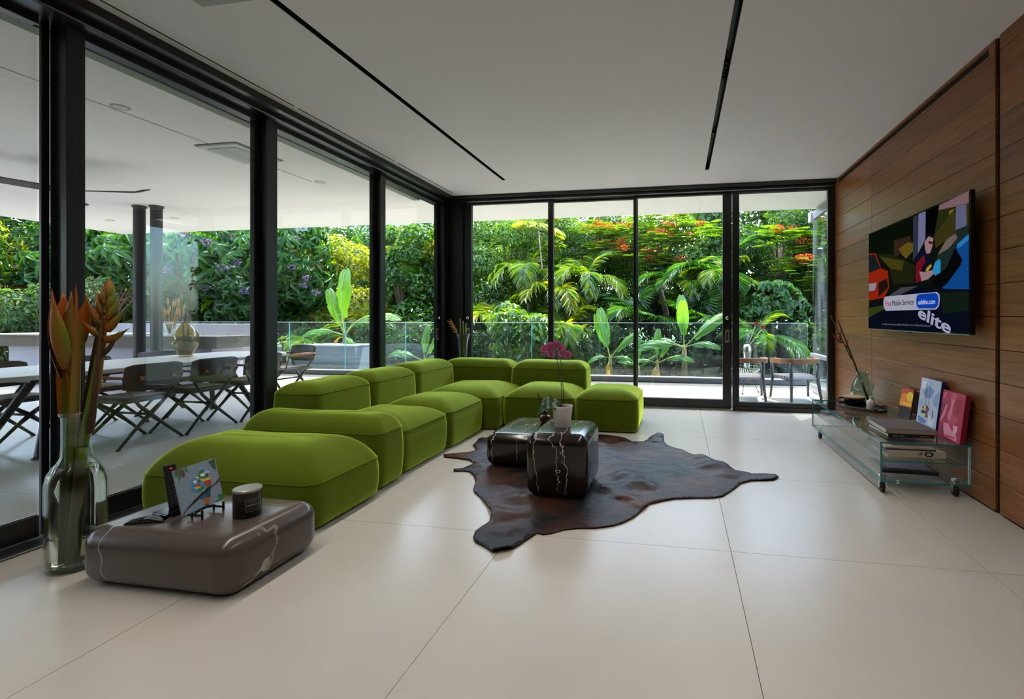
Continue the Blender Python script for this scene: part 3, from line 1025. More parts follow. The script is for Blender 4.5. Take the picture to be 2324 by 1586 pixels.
sofa_module('sofa_module', 'large green velvet ottoman seat of the sofa nearest the camera', -3.22, -2.02, 2.345, 2.975, 0.462, 0.27, 1, r=0.08)
sofa_module('sofa_module', 'low green velvet armrest block just behind the front ottoman seat', -3.2, -2.055, 2.99, 3.318, 0.52, 0.40, 2, r=0.07)
sofa_module('sofa_module', 'green velvet seat block next to the armrest block', -2.83, -2.09, 3.335, 4.065, 0.452, 0.335, 3)
sofa_module('sofa_module', 'second green velvet seat block along the left glazing', -2.83, -2.08, 4.08, 4.83, 0.452, 0.335, 4)
sofa_module('sofa_module', 'green velvet back block nearest the camera along the left glazing', -3.27, -2.84, 3.34, 4.04, 0.695, 0.60, 5, wrinkle=0.0025)
sofa_module('sofa_module', 'middle green velvet back block along the left glazing', -3.27, -2.84, 4.06, 4.81, 0.70, 0.60, 6, wrinkle=0.0025)
sofa_module('sofa_module', 'green velvet back block in the inner corner of the sofa', -3.27, -2.84, 4.83, 5.70, 0.70, 0.60, 7, wrinkle=0.0025)
sofa_module('sofa_module', 'green velvet corner seat block in front of the back glazing', -2.82, -1.93, 4.85, 5.70, 0.46, 0.345, 8)
sofa_module('sofa_module', 'green velvet seat block behind the orchid', -1.915, -1.125, 4.97, 5.70, 0.455, 0.34, 9)
sofa_module('sofa_module', 'green velvet back block below the blue corner vase', -3.05, -2.11, 5.715, 6.12, 0.685, 0.585, 10)
sofa_module('sofa_module', 'green velvet back block at the right end against the back glazing', -2.095, -1.135, 5.715, 6.12, 0.675, 0.575, 11, wrinkle=0.002)
sofa_module('sofa_module', 'square green velvet ottoman at the right end of the sofa', -1.105, -0.425, 4.955, 5.74, 0.45, 0.345, 12, r=0.085)

# ------------------------------------------------------------------ marble blocks
def stone_block(name, label, x0, x1, y0, y1, h, mat, bevel):
    a, b = (x1 - x0) / 2, (y1 - y0) / 2
    th = thing(name, label, 'coffee table', ((x0 + x1) / 2, (y0 + y1) / 2, 0.0))
    o = MB().box(-a, a, -b, b, 0.0, h).build('block', mat, th, smooth=True)
    md = o.modifiers.new('bevel', 'BEVEL')
    md.width = bevel
    md.segments = 8
    md.limit_method = 'NONE'
    return th


ZR = 0.012
for (nm, lab, x0, x1, y0, y1, h, mt, bv, zz) in (
        ('marble_cube_table', 'tall dark marble cube table standing on the cowhide', -1.03, -0.60, 3.06, 3.60, 0.437, M['marble_d'], 0.075, ZR),
        ('marble_low_table', 'low dark marble block table behind the marble cube', -1.56, -0.98, 3.64, 4.38, 0.275, M['marble_d'], 0.075, ZR),
        ('marble_block_table', 'low brown marble block table in front of the sofa', -2.705, -1.88, 1.715, 2.25, 0.262, M['marble_b'], 0.085, 0.0)):
    t = stone_block(nm, lab, x0, x1, y0, y1, h - zz, mt, bv)
    t.location.z = zz

# ------------------------------------------------------------------ cowhide
HIDE = [(-2.052, 3.9), (-1.952, 3.966), (-1.859, 4.007), (-1.822, 4.089), (-1.928, 4.229), (-1.956, 4.426), (-1.901, 4.527), (-1.875, 4.626), (-1.914, 4.766), (-1.857, 4.797), (-1.62, 4.82), (-1.351, 4.85), (-1.062, 4.85), (-0.896, 4.84), (-0.793, 4.85), (-0.664, 4.82), (-0.541, 4.763), (-0.45, 4.628), (-0.337, 4.648), (-0.292, 4.763), (-0.218, 4.85), (-0.155, 4.812), (-0.141, 4.624), (-0.087, 4.522), (0.041, 4.387), (0.197, 4.175), (0.327, 4.024), (0.438, 3.903), (0.527, 3.861), (0.557, 3.829), (0.642, 3.852), (0.733, 3.849), (0.747, 3.79), (0.697, 3.719), (0.615, 3.691), (0.535, 3.677), (0.448, 3.602), (0.378, 3.464), (0.29, 3.317), (0.216, 3.276), (0.113, 3.258), (-0.031, 3.219), (-0.112, 3.164), (-0.19, 3.098), (-0.231, 2.979), (-0.27, 2.879), (-0.327, 2.792), (-0.384, 2.74), (-0.477, 2.693), (-0.574, 2.676), (-0.649, 2.643), (-0.715, 2.582), (-0.755, 2.565), (-0.786, 2.579), (-0.815, 2.499), (-0.842, 2.422), (-0.87, 2.358), (-0.912, 2.334), (-0.939, 2.318), (-1.015, 2.375), (-1.085, 2.415), (-1.121, 2.464), (-1.14, 2.537), (-1.13, 2.6), (-1.11, 2.666), (-1.122, 2.731), (-1.153, 2.795), (-1.23, 2.904), (-1.324, 3.022), (-1.396, 3.095), (-1.432, 3.149), (-1.483, 3.3), (-1.552, 3.426), (-1.627, 3.506), (-1.684, 3.515), (-1.753, 3.495), (-1.774, 3.538), (-1.715, 3.58), (-1.652, 3.647), (-1.703, 3.734), (-1.759, 3.79), (-1.888, 3.821), (-2.011, 3.837)]


def build_hide():
    bm = bmesh.new()
    vs = [bm.verts.new((x, y, 0)) for x, y in HIDE]
    bm.faces.new(vs)
    bmesh.ops.triangulate(bm, faces=bm.faces[:])
    for _ in range(5):
        bmesh.ops.subdivide_edges(bm, edges=[e for e in bm.edges if e.calc_length() > 0.045], cuts=1)
        bmesh.ops.triangulate(bm, faces=bm.faces[:])
    edge_v = {v for e in bm.edges if e.is_boundary for v in e.verts}
    blocks = ((-1.03, -0.60, 3.06, 3.60), (-1.56, -0.98, 3.64, 4.38))
    for v in bm.verts:
        x, y = v.co.x, v.co.y
        z = 0.006
        fold = 0.016 * (math.sin(7 * x + 3 * y) + math.sin(5.1 * y - 4.3 * x + 1) + 0.8 * math.sin(15 * x + 12 * y + 2 * math.sin(4 * y)) + 0.6 * math.sin(26 * y - 9 * x + 2 * math.sin(5 * x)) - 0.6)
        z += max(0.0, fold)
        # spine ridge
        d = abs((y - 3.1) * 0.75 - (-(x + 0.3)) * 0.62)
        z += 0.012 * math.exp(-(d / 0.035) ** 2)
        if (x < -1.75) or (x > 0.5):
            z *= 1.3
        # curled edge piece behind the ottoman
        c = math.hypot(x + 0.2, y - 4.8)
        if c < 0.13:
            z += 0.05 * (1 - c / 0.13)
        if math.hypot(x + 0.9, y - 2.34) < 0.05:
            z += 0.016
        for (a0, a1, b0, b1) in blocks:
            if a0 - 0.02 < x < a1 + 0.02 and b0 - 0.02 < y < b1 + 0.02:
                z = 0.006
        v.co.z = z
    me = bpy.data.meshes.new('cowhide_rug')
    bm.to_mesh(me)
    bm.free()
    me.materials.append(M['hide'])
    me.polygons.foreach_set('use_smooth', [True] * len(me.polygons))
    o = bpy.data.objects.new('cowhide_rug', me)
    COL.objects.link(o)
    s = o.modifiers.new('solid', 'SOLIDIFY')
    s.thickness = 0.004
    s.offset = -1
    tag(o, 'dark brown cowhide rug lying under the marble tables', 'rug')


build_hide()
# ------------------------------------------------------------------ television
tvt = thing('television', 'large flat television with an advertisement on, hung on the wood wall', 'television', (XW - 0.10, 4.258, 1.107), rot=(0, 0, -PI / 2))
# local X runs along the wall: -X = far end (left in view), front faces -Y = towards the room
TW, THH = 1.664, 0.94
MB().box(-TW / 2, TW / 2, 0.004, 0.035, 0, THH).build('body', M['blackgloss'], tvt, bev=0.003)
MB().box(-0.55, 0.55, 0.035, 0.06, 0.15, 0.7).build('back_cover', M['black'], tvt, bev=0.01)
MB().box(-0.25, 0.25, 0.06, 0.098, 0.3, 0.6).build('wall_mount', M['black'], tvt)
MB().box(-TW / 2, TW / 2, -0.001, 0.004, -0.004, 0.0015).build('bottom_trim', M['steel'], tvt)
MB().box(-0.04, 0.04, 0.0, 0.012, -0.016, -0.004).build('sensor', M['blackgloss'], tvt, bev=0.003)
SW, SH = TW - 0.016, THH - 0.018
scr = flat_art('screen', [(c, p) for c, p in TVPIC], SW, SH, tvt, glow=0.15)
scr.location = (0, 0.003, 0.009)
txt_k = emissive('screen_black', '#101018', 0.13)
txt_r = emissive('screen_red', '#c01828', 0.16)
txt_w = emissive('screen_white', '#d8dcf0', 0.17)
txt_l = emissive('screen_lilac', '#b4b2d2', 0.15)
txt_g = emissive('screen_grey', '#6a7080', 0.13)


def scr_text(body, u0, u1, v, size, mat, rot=0.0, bold=0.0):
    o = text('caption', body, size, mat, scr, ((u0 - 0.5) * SW, -0.0085, v * SH), (R(90), 0, 0), bold=bold)
    w = max(v.co.x for v in o.data.vertices)
    if w > 0:
        o.scale = ((u1 - u0) * SW / w, 1, 1)
    if rot:
        o.rotation_euler = Euler((R(90), 0, 0)).to_matrix().to_4x4().to_euler()
        o.rotation_euler.rotate_axis('Z', rot)
    return o


scr_text('Free', 0.245, 0.318, 0.225, 0.062, txt_r)
scr_text('Mobile', 0.328, 0.432, 0.225, 0.062, txt_k)
scr_text('Service', 0.445, 0.562, 0.225, 0.062, txt_k)
scr_text('safelite.com', 0.606, 0.758, 0.222, 0.052, txt_w)
scr_text('elite', 0.60, 0.885, 0.120, 0.125, txt_l, rot=R(-15), bold=0.003)
scr_text('Free mobile service may not be available at all locations or for all vehicles. Parts, labor, and', 0.20, 0.72, 0.038, 0.026, txt_g)

# ------------------------------------------------------------------ glass media console on castors
con = thing('glass_console', 'low clear glass media console on castors below the television', 'console', (0, 0, 0))
cx0, cx1, cy0, cy1 = 1.36, 1.915, 3.54, 5.24
GM = [M['clear'], M['teal']]


def glass_plate(name, x0, x1, y0, y1, z0, z1, par, thin):
    b = MB().box(x0, x1, y0, y1, z0, z1)
    ax = {'x': (3, 5), 'y': (2, 4), 'z': (0, 1)}[thin]
    b.m = [0 if k in ax else 1 for k in range(6)]
    return b.build(name, GM, par)


glass_plate('bottom_shelf', cx0, cx1, cy0, cy1, 0.092, 0.104, con, 'z')
glass_plate('middle_shelf', cx0 + 0.013, cx1 - 0.03, cy0 + 0.004, cy1 - 0.013, 0.232, 0.242, con, 'z')
glass_plate('top_shelf', cx0, cx1, cy0, cy1, 0.356, 0.368, con, 'z')
glass_plate('side_panel', cx0, cx0 + 0.012, cy0, cy1, 0.104, 0.356, con, 'x')
glass_plate('end_panel', cx0 + 0.012, cx1, cy1 - 0.012, cy1, 0.104, 0.356, con, 'y')
bx('corner_post', cx1 - 0.012, cx1, cy0, cy0 + 0.012, 0.104, 0.356, pbr('polished_edge', '#9fc8c6', 0.1), con)
for (x, y) in ((1.47, 3.545), (1.80, 3.545), (1.47, 5.22)):
    bx('clip', x - 0.006, x + 0.006, y - 0.008, y + 0.004, 0.086, 0.112, M['chrome'], con, bev=0.001)
for (x, y) in ((1.40, 3.62), (1.86, 3.62), (1.40, 5.1), (1.86, 5.1)):
    w = thing('castor', None, None, (x, y, 0))
    w.parent = con
    b = MB()
    b.lathe([(0.006, -0.013), (0.03, -0.013), (0.034, -0.009), (0.035, 0), (0.034, 0.009), (0.03, 0.013), (0.006, 0.013)], 20)
    b.build('wheel', M['black'], w, smooth=True, loc=(0, 0, 0.035), rot=(0, R(90), 0))
    f = MB()
    f.box(-0.02, -0.0155, -0.012, 0.014, 0.03, 0.075)
    f.box(0.0155, 0.02, -0.012, 0.014, 0.03, 0.075)
    f.box(-0.02, 0.02, -0.016, 0.016, 0.075, 0.082)
    f.lathe([(0.012, 0.082), (0.012, 0.092)], 12)
    f.lathe([(0.022, 0.104), (0.022, 0.118), (0.018, 0.124)], 14)
    f.lathe([(0.005, -0.022), (0.005, 0.022)], 8, c=(0, 0, 0))
    f.build('fork', M['steel'], w)

# ------------------------------------------------------------------ books
def book(label, x, y, z, rz, w, d, h, cover, pages=None, spine=None, name='book', group='coffee table books on the glass console', txt=None):
    """w along X (spine side faces -Y), d along Y"""
    t = thing(name, label, 'book', (x, y, z), rz, group=group)
    cm = pbr('cover_' + label[:14].replace(' ', '_'), cover, 0.45)
    pm = pbr('pages_' + label[:14].replace(' ', '_'), pages or '#d2cbbd', 0.85)
    c = 0.0025
    MB().box(-w / 2, w / 2, -d / 2, d / 2, 0, c).build('back_cover', cm, t)
    MB().box(-w / 2, w / 2, -d / 2, d / 2, h - c, h).build('front_cover', cm, t)
    MB().box(-w / 2, w / 2, -d / 2, -d / 2 + c, c, h - c).build('spine', pbr('spine_' + label[:14].replace(' ', '_'), spine or cover, 0.5), t)
    MB().box(-w / 2 + 0.004, w / 2 - 0.004, -d / 2 + c, d / 2 - 0.004, c, h - c).build('pages', pm, t)
    return t


TZ = 0.368
b1 = book('lower black art book on the top glass shelf', 1.615, 3.86, TZ, R(1), 0.30, 0.34, 0.024, '#141416')
text('spine_print', 'NEW YORK', 0.011, M['paper'], b1, (-0.12, -0.1705, 0.007), (R(90), 0, 0), spacing=1.5)
text('spine_print', 'SA ON IT', 0.011, M['paper'], b1, (0.055, -0.1705, 0.007), (R(90), 0, 0), spacing=1.3)
book('upper brown art book on the top glass shelf', 1.625, 3.87, TZ + 0.0242, R(-2), 0.325, 0.36, 0.034, '#4c3d33', '#c9c2b4', '#9c968c')
MZ = 0.242
bu = book('white boxed art book lettered UFO on the middle glass shelf', 1.635, 3.80, MZ, R(0), 0.37, 0.30, 0.045, '#c9c3b6', '#8c8a86', '#cdc7ba')
text('spine_title', 'UF', 0.030, M['black'], bu, (0.005, -0.1508, 0.016), (R(90), 0, 0))
text('spine_title', 'O', 0.046, M['black'], bu, (0.05, -0.1508, 0.008), (R(90), 0, 0), bold=0.0016).scale = (1.5, 1, 1)
text('spine_print', 'M A T T E O', 0.009, M['black'], bu, (-0.15, -0.1508, 0.016), (R(90), 0, 0), spacing=1.9)
book('flat grey magazine on top of the UFO book', 1.60, 3.79, MZ + 0.0452, R(1), 0.32, 0.27, 0.010, '#3a3a3c', '#b9b4aa')
book('thin cream magazine beneath the top shelf above the grey magazine', 1.60, 3.785, MZ + 0.0554, R(-2), 0.31, 0.26, 0.012, '#b8b0a0', '#d6d0c4')
BZ = 0.104
book('dark hardcover book on the bottom glass shelf', 1.63, 3.86, BZ, R(-3), 0.36, 0.30, 0.022, '#17161a', '#c9bda2')
lb = book('pale brochure lying on the dark book on the bottom shelf', 1.645, 3.85, BZ + 0.0222, R(-8), 0.28, 0.22, 0.006, '#8b8a94', '#c0bdb8')
book('grey flat box book at the far end of the middle shelf', 1.52, 5.08, MZ, R(4), 0.20, 0.16, 0.034, '#6c6e74', '#8a8a8c')
mbx = thing('media_box', 'small black media box at the far end of the middle shelf', 'media box', (1.60, 4.93, MZ), R(3))
bx('body', -0.10, 0.10, -0.07, 0.07, 0.003, 0.03, M['black'], mbx, bev=0.004)
bx('led', -0.06, -0.05, -0.0715, -0.07, 0.012, 0.02, M['white'], mbx)
bx('feet', -0.09, 0.09, -0.06, 0.06, 0.0, 0.003, M['black'], mbx)

# ------------------------------------------------------------------ three small paintings leaning on the wall
def canvas(label, y, x, w, h, depth, polys, edge, lean, name='painting'):
    """stands on the console, leaning back against the wood wall (towards +X)"""
    t = thing(name, label, 'painting', (x, y, TZ), rot=(0, 0, 0), group='small paintings on the console')
    # local: X along wall (-X is far), -Y faces the room; lean about X
    t.rotation_euler = (Matrix.Rotation(-PI / 2, 3, 'Z') @ Matrix.Rotation(-lean, 3, 'X')).to_euler()
    MB().box(-w / 2, w / 2, 0, depth, 0, h).build('canvas', pbr('canvas_' + edge[1:], edge, 0.6), t, bev=0.002)
    flat_art('picture', polys, w - 0.002, h - 0.002, t).location = (0, -0.0004, 0.001)
    return t


canvas('small sunset painting with a yellow sun leaning on the wood wall', 4.40, 1.868, 0.21, 0.262, 0.014, SUNSET, '#5a2a1c', R(9))
canvas('tall pale blue painting of two sailing boats between two others', 3.99, 1.845, 0.29, 0.385, 0.032, BOATS, '#20286a', R(7))
canvas('crimson painting of pink vases at the near end of the console', 3.675, 1.845, 0.275, 0.335, 0.034, PINK, '#8a1230', R(7))

# ------------------------------------------------------------------ vases and stems
def stem_between(mb, p0, p1, r0, r1, sag=0.0, n=8, mi=0, seg=8):
    p0, p1 = Vector(p0), Vector(p1)
    pts, rs = [], []
    for i in range(n + 1):
        t = i / n
        p = p0.lerp(p1, t)
        p.z += -sag * math.sin(PI * t)
        p.x += sag * 0.4 * math.sin(PI * t)
        pts.append(p)
        rs.append(r0 + (r1 - r0) * t)
    mb.tube(pts, rs, seg, mi)


def bract(length, width, depth, n=8, curl=0.3):
    """boat-shaped heliconia bract along +X, keel down; returns verts, faces"""
    vs, fs = [], []
    for i in range(n + 1):
        t = i / n
        w = width * math.sin(PI * min(1, (t * 0.88 + 0.12))) ** 0.8 * (1 - t ** 4)
        d = depth * (math.sin(PI * min(1, t * 0.8 + 0.2)) ** 0.7) * (1 - t ** 3)
        x = length * t
        zc = curl * length * t * t
        for a in (-1.0, -0.55, 0.0, 0.55, 1.0):
            vs.append((x, w * a, zc + d * (abs(a) ** 1.6) - d))
    for i in range(n):
        for k in range(4):
            fs.append((i * 5 + k, i * 5 + k + 1, (i + 1) * 5 + k + 1, (i + 1) * 5 + k))
    return vs, fs


def grad_mat(name, c0, c1, axis=0, lo=0.0, hi=1.0, rough=0.45, trans=0.25):
    m, nt, out = new_mat(name)
    tc = nt.nodes.new('ShaderNodeTexCoord')
    sx = nt.nodes.new('ShaderNodeSeparateXYZ')
    nt.links.new(tc.outputs['Generated'], sx.inputs[0])
    n = nt.nodes.new('ShaderNodeTexNoise')
    n.inputs['Scale'].default_value = 6
    nt.links.new(tc.outputs['Generated'], n.inputs['Vector'])
    ad = nt.nodes.new('ShaderNodeMath')
    ad.operation = 'MULTIPLY_ADD'
    ad.inputs[1].default_value = 0.5
    nt.links.new(n.outputs[0], ad.inputs[0])
    nt.links.new(sx.outputs[axis], ad.inputs[2])
    mr = nt.nodes.new('ShaderNodeMapRange')
    mr.inputs[1].default_value = lo + 0.25
    mr.inputs[2].default_value = hi + 0.25
    nt.links.new(ad.outputs[0], mr.inputs[0])
    mx = nt.nodes.new('ShaderNodeMix')
    mx.data_type = 'RGBA'
    mx.inputs[6].default_value = (*lin(c0), 1)
    mx.inputs[7].default_value = (*lin(c1), 1)
    nt.links.new(mr.outputs[0], mx.inputs[0])
    b = nt.nodes.new('ShaderNodeBsdfPrincipled')
    b.inputs['Roughness'].default_value = rough
    nt.links.new(mx.outputs[2], b.inputs['Base Color'])
    t = nt.nodes.new('ShaderNodeBsdfTranslucent')
    nt.links.new(mx.outputs[2], t.inputs[0])
    ms = nt.nodes.new('ShaderNodeMixShader')
    ms.inputs[0].default_value = trans
    nt.links.new(b.outputs[0], ms.inputs[1])
    nt.links.new(t.outputs[0], ms.inputs[2])
    nt.links.new(ms.outputs[0], out.inputs[0])
    return m


HB1 = grad_mat('heliconia_orange', '#b25a0c', '#6a741a', 0, 0.3, 0.95, trans=0.06)
HB2 = grad_mat('heliconia_dull', '#8a360a', '#6a5c16', 0, 0.2, 1.0, trans=0.05)
HST = grad_mat('heliconia_stem', '#6f7d1e', '#56701f', 2, 0.0, 1.0, trans=0.0)
HDK = grad_mat('dried_sheath', '#3a2013', '#6a4a2c', 2, 0.2, 1.0, trans=0.0)

VX, VY = -2.925, 1.865
vase = thing('floor_vase', 'tall clear glass bottle vase with water on the floor by the left glazing', 'vase', (VX, VY, 0))
prof = [(0.02, 0.004), (0.125, 0.002), (0.152, 0.010), (0.158, 0.035), (0.159, 0.12), (0.160, 0.34), (0.158, 0.42), (0.147, 0.462), (0.118, 0.498), (0.090, 0.522), (0.080, 0.545), (0.077, 0.60), (0.077, 0.72), (0.080, 0.735), (0.088, 0.742), (0.088, 0.752), (0.080, 0.758)]
inner = [(0.074, 0.752), (0.072, 0.60), (0.075, 0.548), (0.112, 0.494), (0.142, 0.456), (0.153, 0.42), (0.155, 0.10), (0.150, 0.03), (0.02, 0.022)]
MB().lathe(prof + inner, 48, cap0=True, cap1=True).build('bottle', M['vglass'], vase, smooth=True)
MB().lathe([(0.02, 0.0225), (0.146, 0.028), (0.1515, 0.10), (0.1515, 0.30), (0.1515, 0.40), (0.138, 0.455), (0.110, 0.488), (0.02, 0.488)], 48).build('water', M['water'], vase, smooth=True, auto=40)

vase.scale = (0.69, 0.69, 1)
helic = thing('heliconia_flowers', 'two orange and green heliconia flowers on thick stems in the floor vase', 'flowers', (VX, VY, 0.03))
# direction helpers: camera sees this from +X,-Y side; u = right in view, away = depth
RV = Vector((0.86, 0.5, 0)).normalized()   # screen right
FV = Vector((-0.5, 0.86, 0)).normalized()  # away from viewer


def hp(r, f, z):
    p = RV * r + FV * f
    return (p.x, p.y, z)


helic.scale = (0.74, 0.74, 1)
sb = MB()
stem_between(sb, hp(-0.045, 0.02, 0.0), hp(-0.03, 0.0, 0.62), 0.025, 0.026, n=10, seg=12)
stem_between(sb, hp(-0.03, 0.0, 0.62), hp(-0.015, 0.0, 0.95), 0.026, 0.022, seg=12)
sb.build('stem', HST, helic, smooth=True)
sb = MB()
stem_between(sb, hp(0.0, -0.035, 0.0), hp(0.03, 0.0, 0.55), 0.027, 0.028, n=10, seg=12)
stem_between(sb, hp(0.03, 0.0, 0.55), hp(0.095, 0.03, 1.0), 0.028, 0.014, seg=12)
sb.build('stem', HST, helic, smooth=True)


def sheath(p0, p1, r0, mat, name, open_=0.7):
    """half rolled leaf sheath tapering to a pointed tip"""
    p0, p1 = Vector(p0), Vector(p1)
    ax = (p1 - p0).normalized()
    u = ax.cross(Vector((0, 1, 0.2))).normalized()
    v = ax.cross(u)
    vs, fs = [], []
    n, m = 12, 9
    for i in range(n + 1):
        t = i / n
        r = r0 * (1 - t ** 2.2) + 0.001
        c = p0.lerp(p1, t)
        for k in range(m):
            a = 2 * PI * open_ * (k / (m - 1) - 0.5) + PI * 1.5
            vs.append(c + (u * math.cos(a) + v * math.sin(a)) * r)
    for i in range(n):
        for k in range(m - 1):
            fs.append((i * m + k, i * m + k + 1, (i + 1) * m + k + 1, (i + 1) * m + k))
    MB().add(vs, fs).build(name, mat, helic, smooth=True)


sheath(hp(0.05, 0.0, 0.62), hp(0.13, 0.02, 1.285), 0.036, HDK, 'dried_sheath')
sheath(hp(-0.02, -0.03, 0.70), hp(0.012, -0.03, 1.36), 0.045, grad_mat('sheath_green', '#7a6a24', '#8a4a18', 2, 0.2, 0.9, trans=0.1), 'leaf_sheath')
sheath(hp(-0.05, 0.0, 0.72), hp(-0.09, 0.0, 1.20), 0.05, grad_mat('sheath_orange', '#b0581a', '#a8821e', 2, 0.1, 0.9, trans=0.2), 'leaf_sheath', 0.6)


def place_bract(base, right, up, away, L, W, D, mat, curl=0.25):
    vs, fs = bract(L, W, D, curl=curl)
    d = (RV * right + FV * away + Vector((0, 0, up))).normalized()
    side = d.cross(Vector((0, 0, 1)))
    side = side.normalized() if side.length > 0.05 else RV.copy()
    upv = side.cross(d).normalized()
    mt = Matrix((d, side, upv)).transposed()
    b = Vector(base)
    o = MB().add([mt @ Vector(p) + b for p in vs], fs).build('bract', mat, helic, smooth=True)
    s = o.modifiers.new('solid', 'SOLIDIFY')
    s.thickness = 0.002
    return o


# closed flower on the left
for (r, f, z, ri, up, aw, L, W, D, mt) in (
        (-0.055, 0, 0.90, -0.25, 1, 0.1, 0.44, 0.062, 0.05, HB2), (-0.03, -0.02, 0.95, -0.15, 1, -0.25, 0.36, 0.075, 0.05, HB1), (-0.02, 0.0, 0.92, 0.05, 1, -0.15, 0.40, 0.06, 0.05, HB2),
        (-0.06, 0.02, 1.0, -0.2, 1, 0.25, 0.33, 0.07, 0.05, HB1), (-0.02, 0.03, 1.02, 0.1, 1, 0.3, 0.30, 0.06, 0.04, HB1), (-0.04, -0.03, 1.06, -0.3, 1, -0.1, 0.22, 0.05, 0.04, HB1)):
    place_bract(hp(r, f, z), ri, up, aw, L, W, D, mt, 0.05)
# open zig-zag flower on the right
ax = MB()
stem_between(ax, hp(0.09, 0.03, 0.82), hp(0.145, 0.05, 1.30), 0.018, 0.007, seg=8)
ax.build('flower_axis', HB1, helic, smooth=True)
zz = 1.09
for k, (ri, up, L) in enumerate(((0.95, 0.12, 0.155), (-0.95, 0.35, 0.13), (0.85, 0.5, 0.14), (-0.75, 0.7, 0.135), (0.75, 0.75, 0.12), (-0.6, 0.9, 0.11), (0.6, 0.95, 0.105), (-0.35, 1.0, 0.10), (0.15, 1.0, 0.11))):
    place_bract(hp(0.118 + k * 0.0035, 0.04, zz + k * 0.024), ri, up, -0.15, L, 0.033, 0.036, HB1, 0.18)
place_bract(hp(0.10, 0.03, 1.0), 0.8, 0.55, 0.0, 0.16, 0.02, 0.02, HDK, 0.25)

# blue glass vase in the far corner
bv = thing('corner_vase', 'tall flared blue glass vase in the far corner behind the sofa', 'vase', (-3.0, 6.27, 0))
pr = [(0.03, 0.004), (0.075, 0.002), (0.082, 0.02), (0.080, 0.10), (0.066, 0.35), (0.062, 0.55), (0.066, 0.75), (0.078, 0.88), (0.098, 0.96), (0.105, 0.985), (0.101, 0.985), (0.094, 0.955), (0.074, 0.88), (0.062, 0.75), (0.058, 0.55), (0.062, 0.35), (0.076, 0.10), (0.074, 0.035), (0.02, 0.03)]
MB().lathe(pr, 32).build('glass_body', M['vblue'], bv, smooth=True)
cf = thing('corner_flowers', 'orange heliconia bloom and cut stems standing in the blue vase', 'flowers', (-3.0, 6.27, 0.035))
for (dx, dy, top, r, colr) in ((-0.045, 0.0, 1.165, 0.010, '#9a6a26'), (-0.01, 0.02, 1.135, 0.009, '#a08a34'), (0.04, 0.0, 1.10, 0.010, '#8f7f2c')):
    s_ = MB()
    stem_between(s_, (dx * 0.3, dy, 0.0), (dx, dy, top), r * 0.9, r, seg=7)
    s_.build('cut_stem', grad_mat('cut_stem_' + colr[1:], colr, '#6a7a2a', 2, 0.3, 0.9, trans=0), cf, smooth=True)
YB = grad_mat('yellow_bract', '#d08c14', '#c9a21c', 0, 0, 1)
for k in range(9):
    b = Vector((-0.075 - 0.012 * k, -0.03, 0.955 + 0.019 * k))
    vs, fs = bract(0.085, 0.012, 0.014, curl=0.3)
    s = 1 if k % 2 else -1
    mt = Matrix.Rotation(R(105 + s * 24), 3, 'Y').to_4x4()
    mt = Matrix.Rotation(R(-118 + s * 26), 4, 'Y')
    MB().add([mt @ Vector(p) + b for p in vs], fs).build('bract', YB, cf, smooth=True)
s_ = MB()
stem_between(s_, (-0.01, -0.02, 0.0), (-0.05, -0.03, 0.93), 0.007, 0.007, seg=7)
stem_between(s_, (-0.05, -0.03, 0.93), (-0.175, -0.03, 1.12), 0.007, 0.004, seg=7)
s_.build('bloom_stem', HST, cf, smooth=True)

# green glass jar on the console with a heliconia stem
jv = thing('console_vase', 'pale green glass jar vase at the far end of the console', 'vase', (1.79, 5.085, TZ))
jv.scale = (1, 1, 1.08)
pj = [(0.02, 0.003), (0.085, 0.002), (0.100, 0.015), (0.104, 0.05), (0.104, 0.12), (0.098, 0.165), (0.070, 0.215), (0.058, 0.235), (0.057, 0.275), (0.061, 0.285), (0.061, 0.290), (0.055, 0.290), (0.052, 0.275), (0.053, 0.238), (0.066, 0.212), (0.093, 0.163), (0.099, 0.12), (0.099, 0.05), (0.094, 0.018), (0.02, 0.014)]
MB().lathe(pj, 36).build('glass_body', M['vgreen'], jv, smooth=True)
js = thing('heliconia_stalks', 'two long heliconia stalks with a red tip leaning in the green jar', 'flowers', (1.79, 5.085, TZ + 0.018))
s_ = MB()
stem_between(s_, (0.05, -0.03, 0.0), (-0.21, 0.05, 0.80), 0.013, 0.007, sag=0.01, n=12)
s_.build('stalk', grad_mat('stalk_dark', '#3f3a16', '#4a3a1c', 2, 0, 1, trans=0), js, smooth=True)
s_ = MB()
stem_between(s_, (-0.10, 0.01, 0.42), (-0.28, 0.06, 0.86), 0.007, 0.004, n=6)
s_.build('stalk', grad_mat('stalk_green', '#5c5a1c', '#4a4a1a', 2, 0, 1, trans=0), js, smooth=True)
RB = grad_mat('red_bract', '#7c1f22', '#3a1a12', 0, 0.2, 1)
for (b, ang, L) in (((-0.17, 0.04, 0.58), -145, 0.16), ((-0.18, 0.04, 0.60), -105, 0.11), ((-0.13, 0.02, 0.53), -95, 0.10)):
    vs, fs = bract(L, 0.016, 0.018, curl=0.2)
    mt = Matrix.Rotation(R(ang), 4, 'Y') @ Matrix.Rotation(PI, 4, 'X')
    MB().add([mt @ Vector(p) + Vector(b) for p in vs], fs).build('bract', RB, js, smooth=True)

# ------------------------------------------------------------------ tray with candle and reed diffuser
tray = thing('oval_tray', 'dark oval leather tray with handle holes on the glass console', 'tray', (1.68, 4.80, TZ), R(-62))
TL, TWd = 0.235, 0.15


def oval(a, b, n=48):
    return [(a * math.cos(2 * PI * k / n), b * math.sin(2 * PI * k / n)) for k in range(n)]


MB().prism(oval(TL, TWd), 0.001, 0.009).build('base', M['leather'], tray)
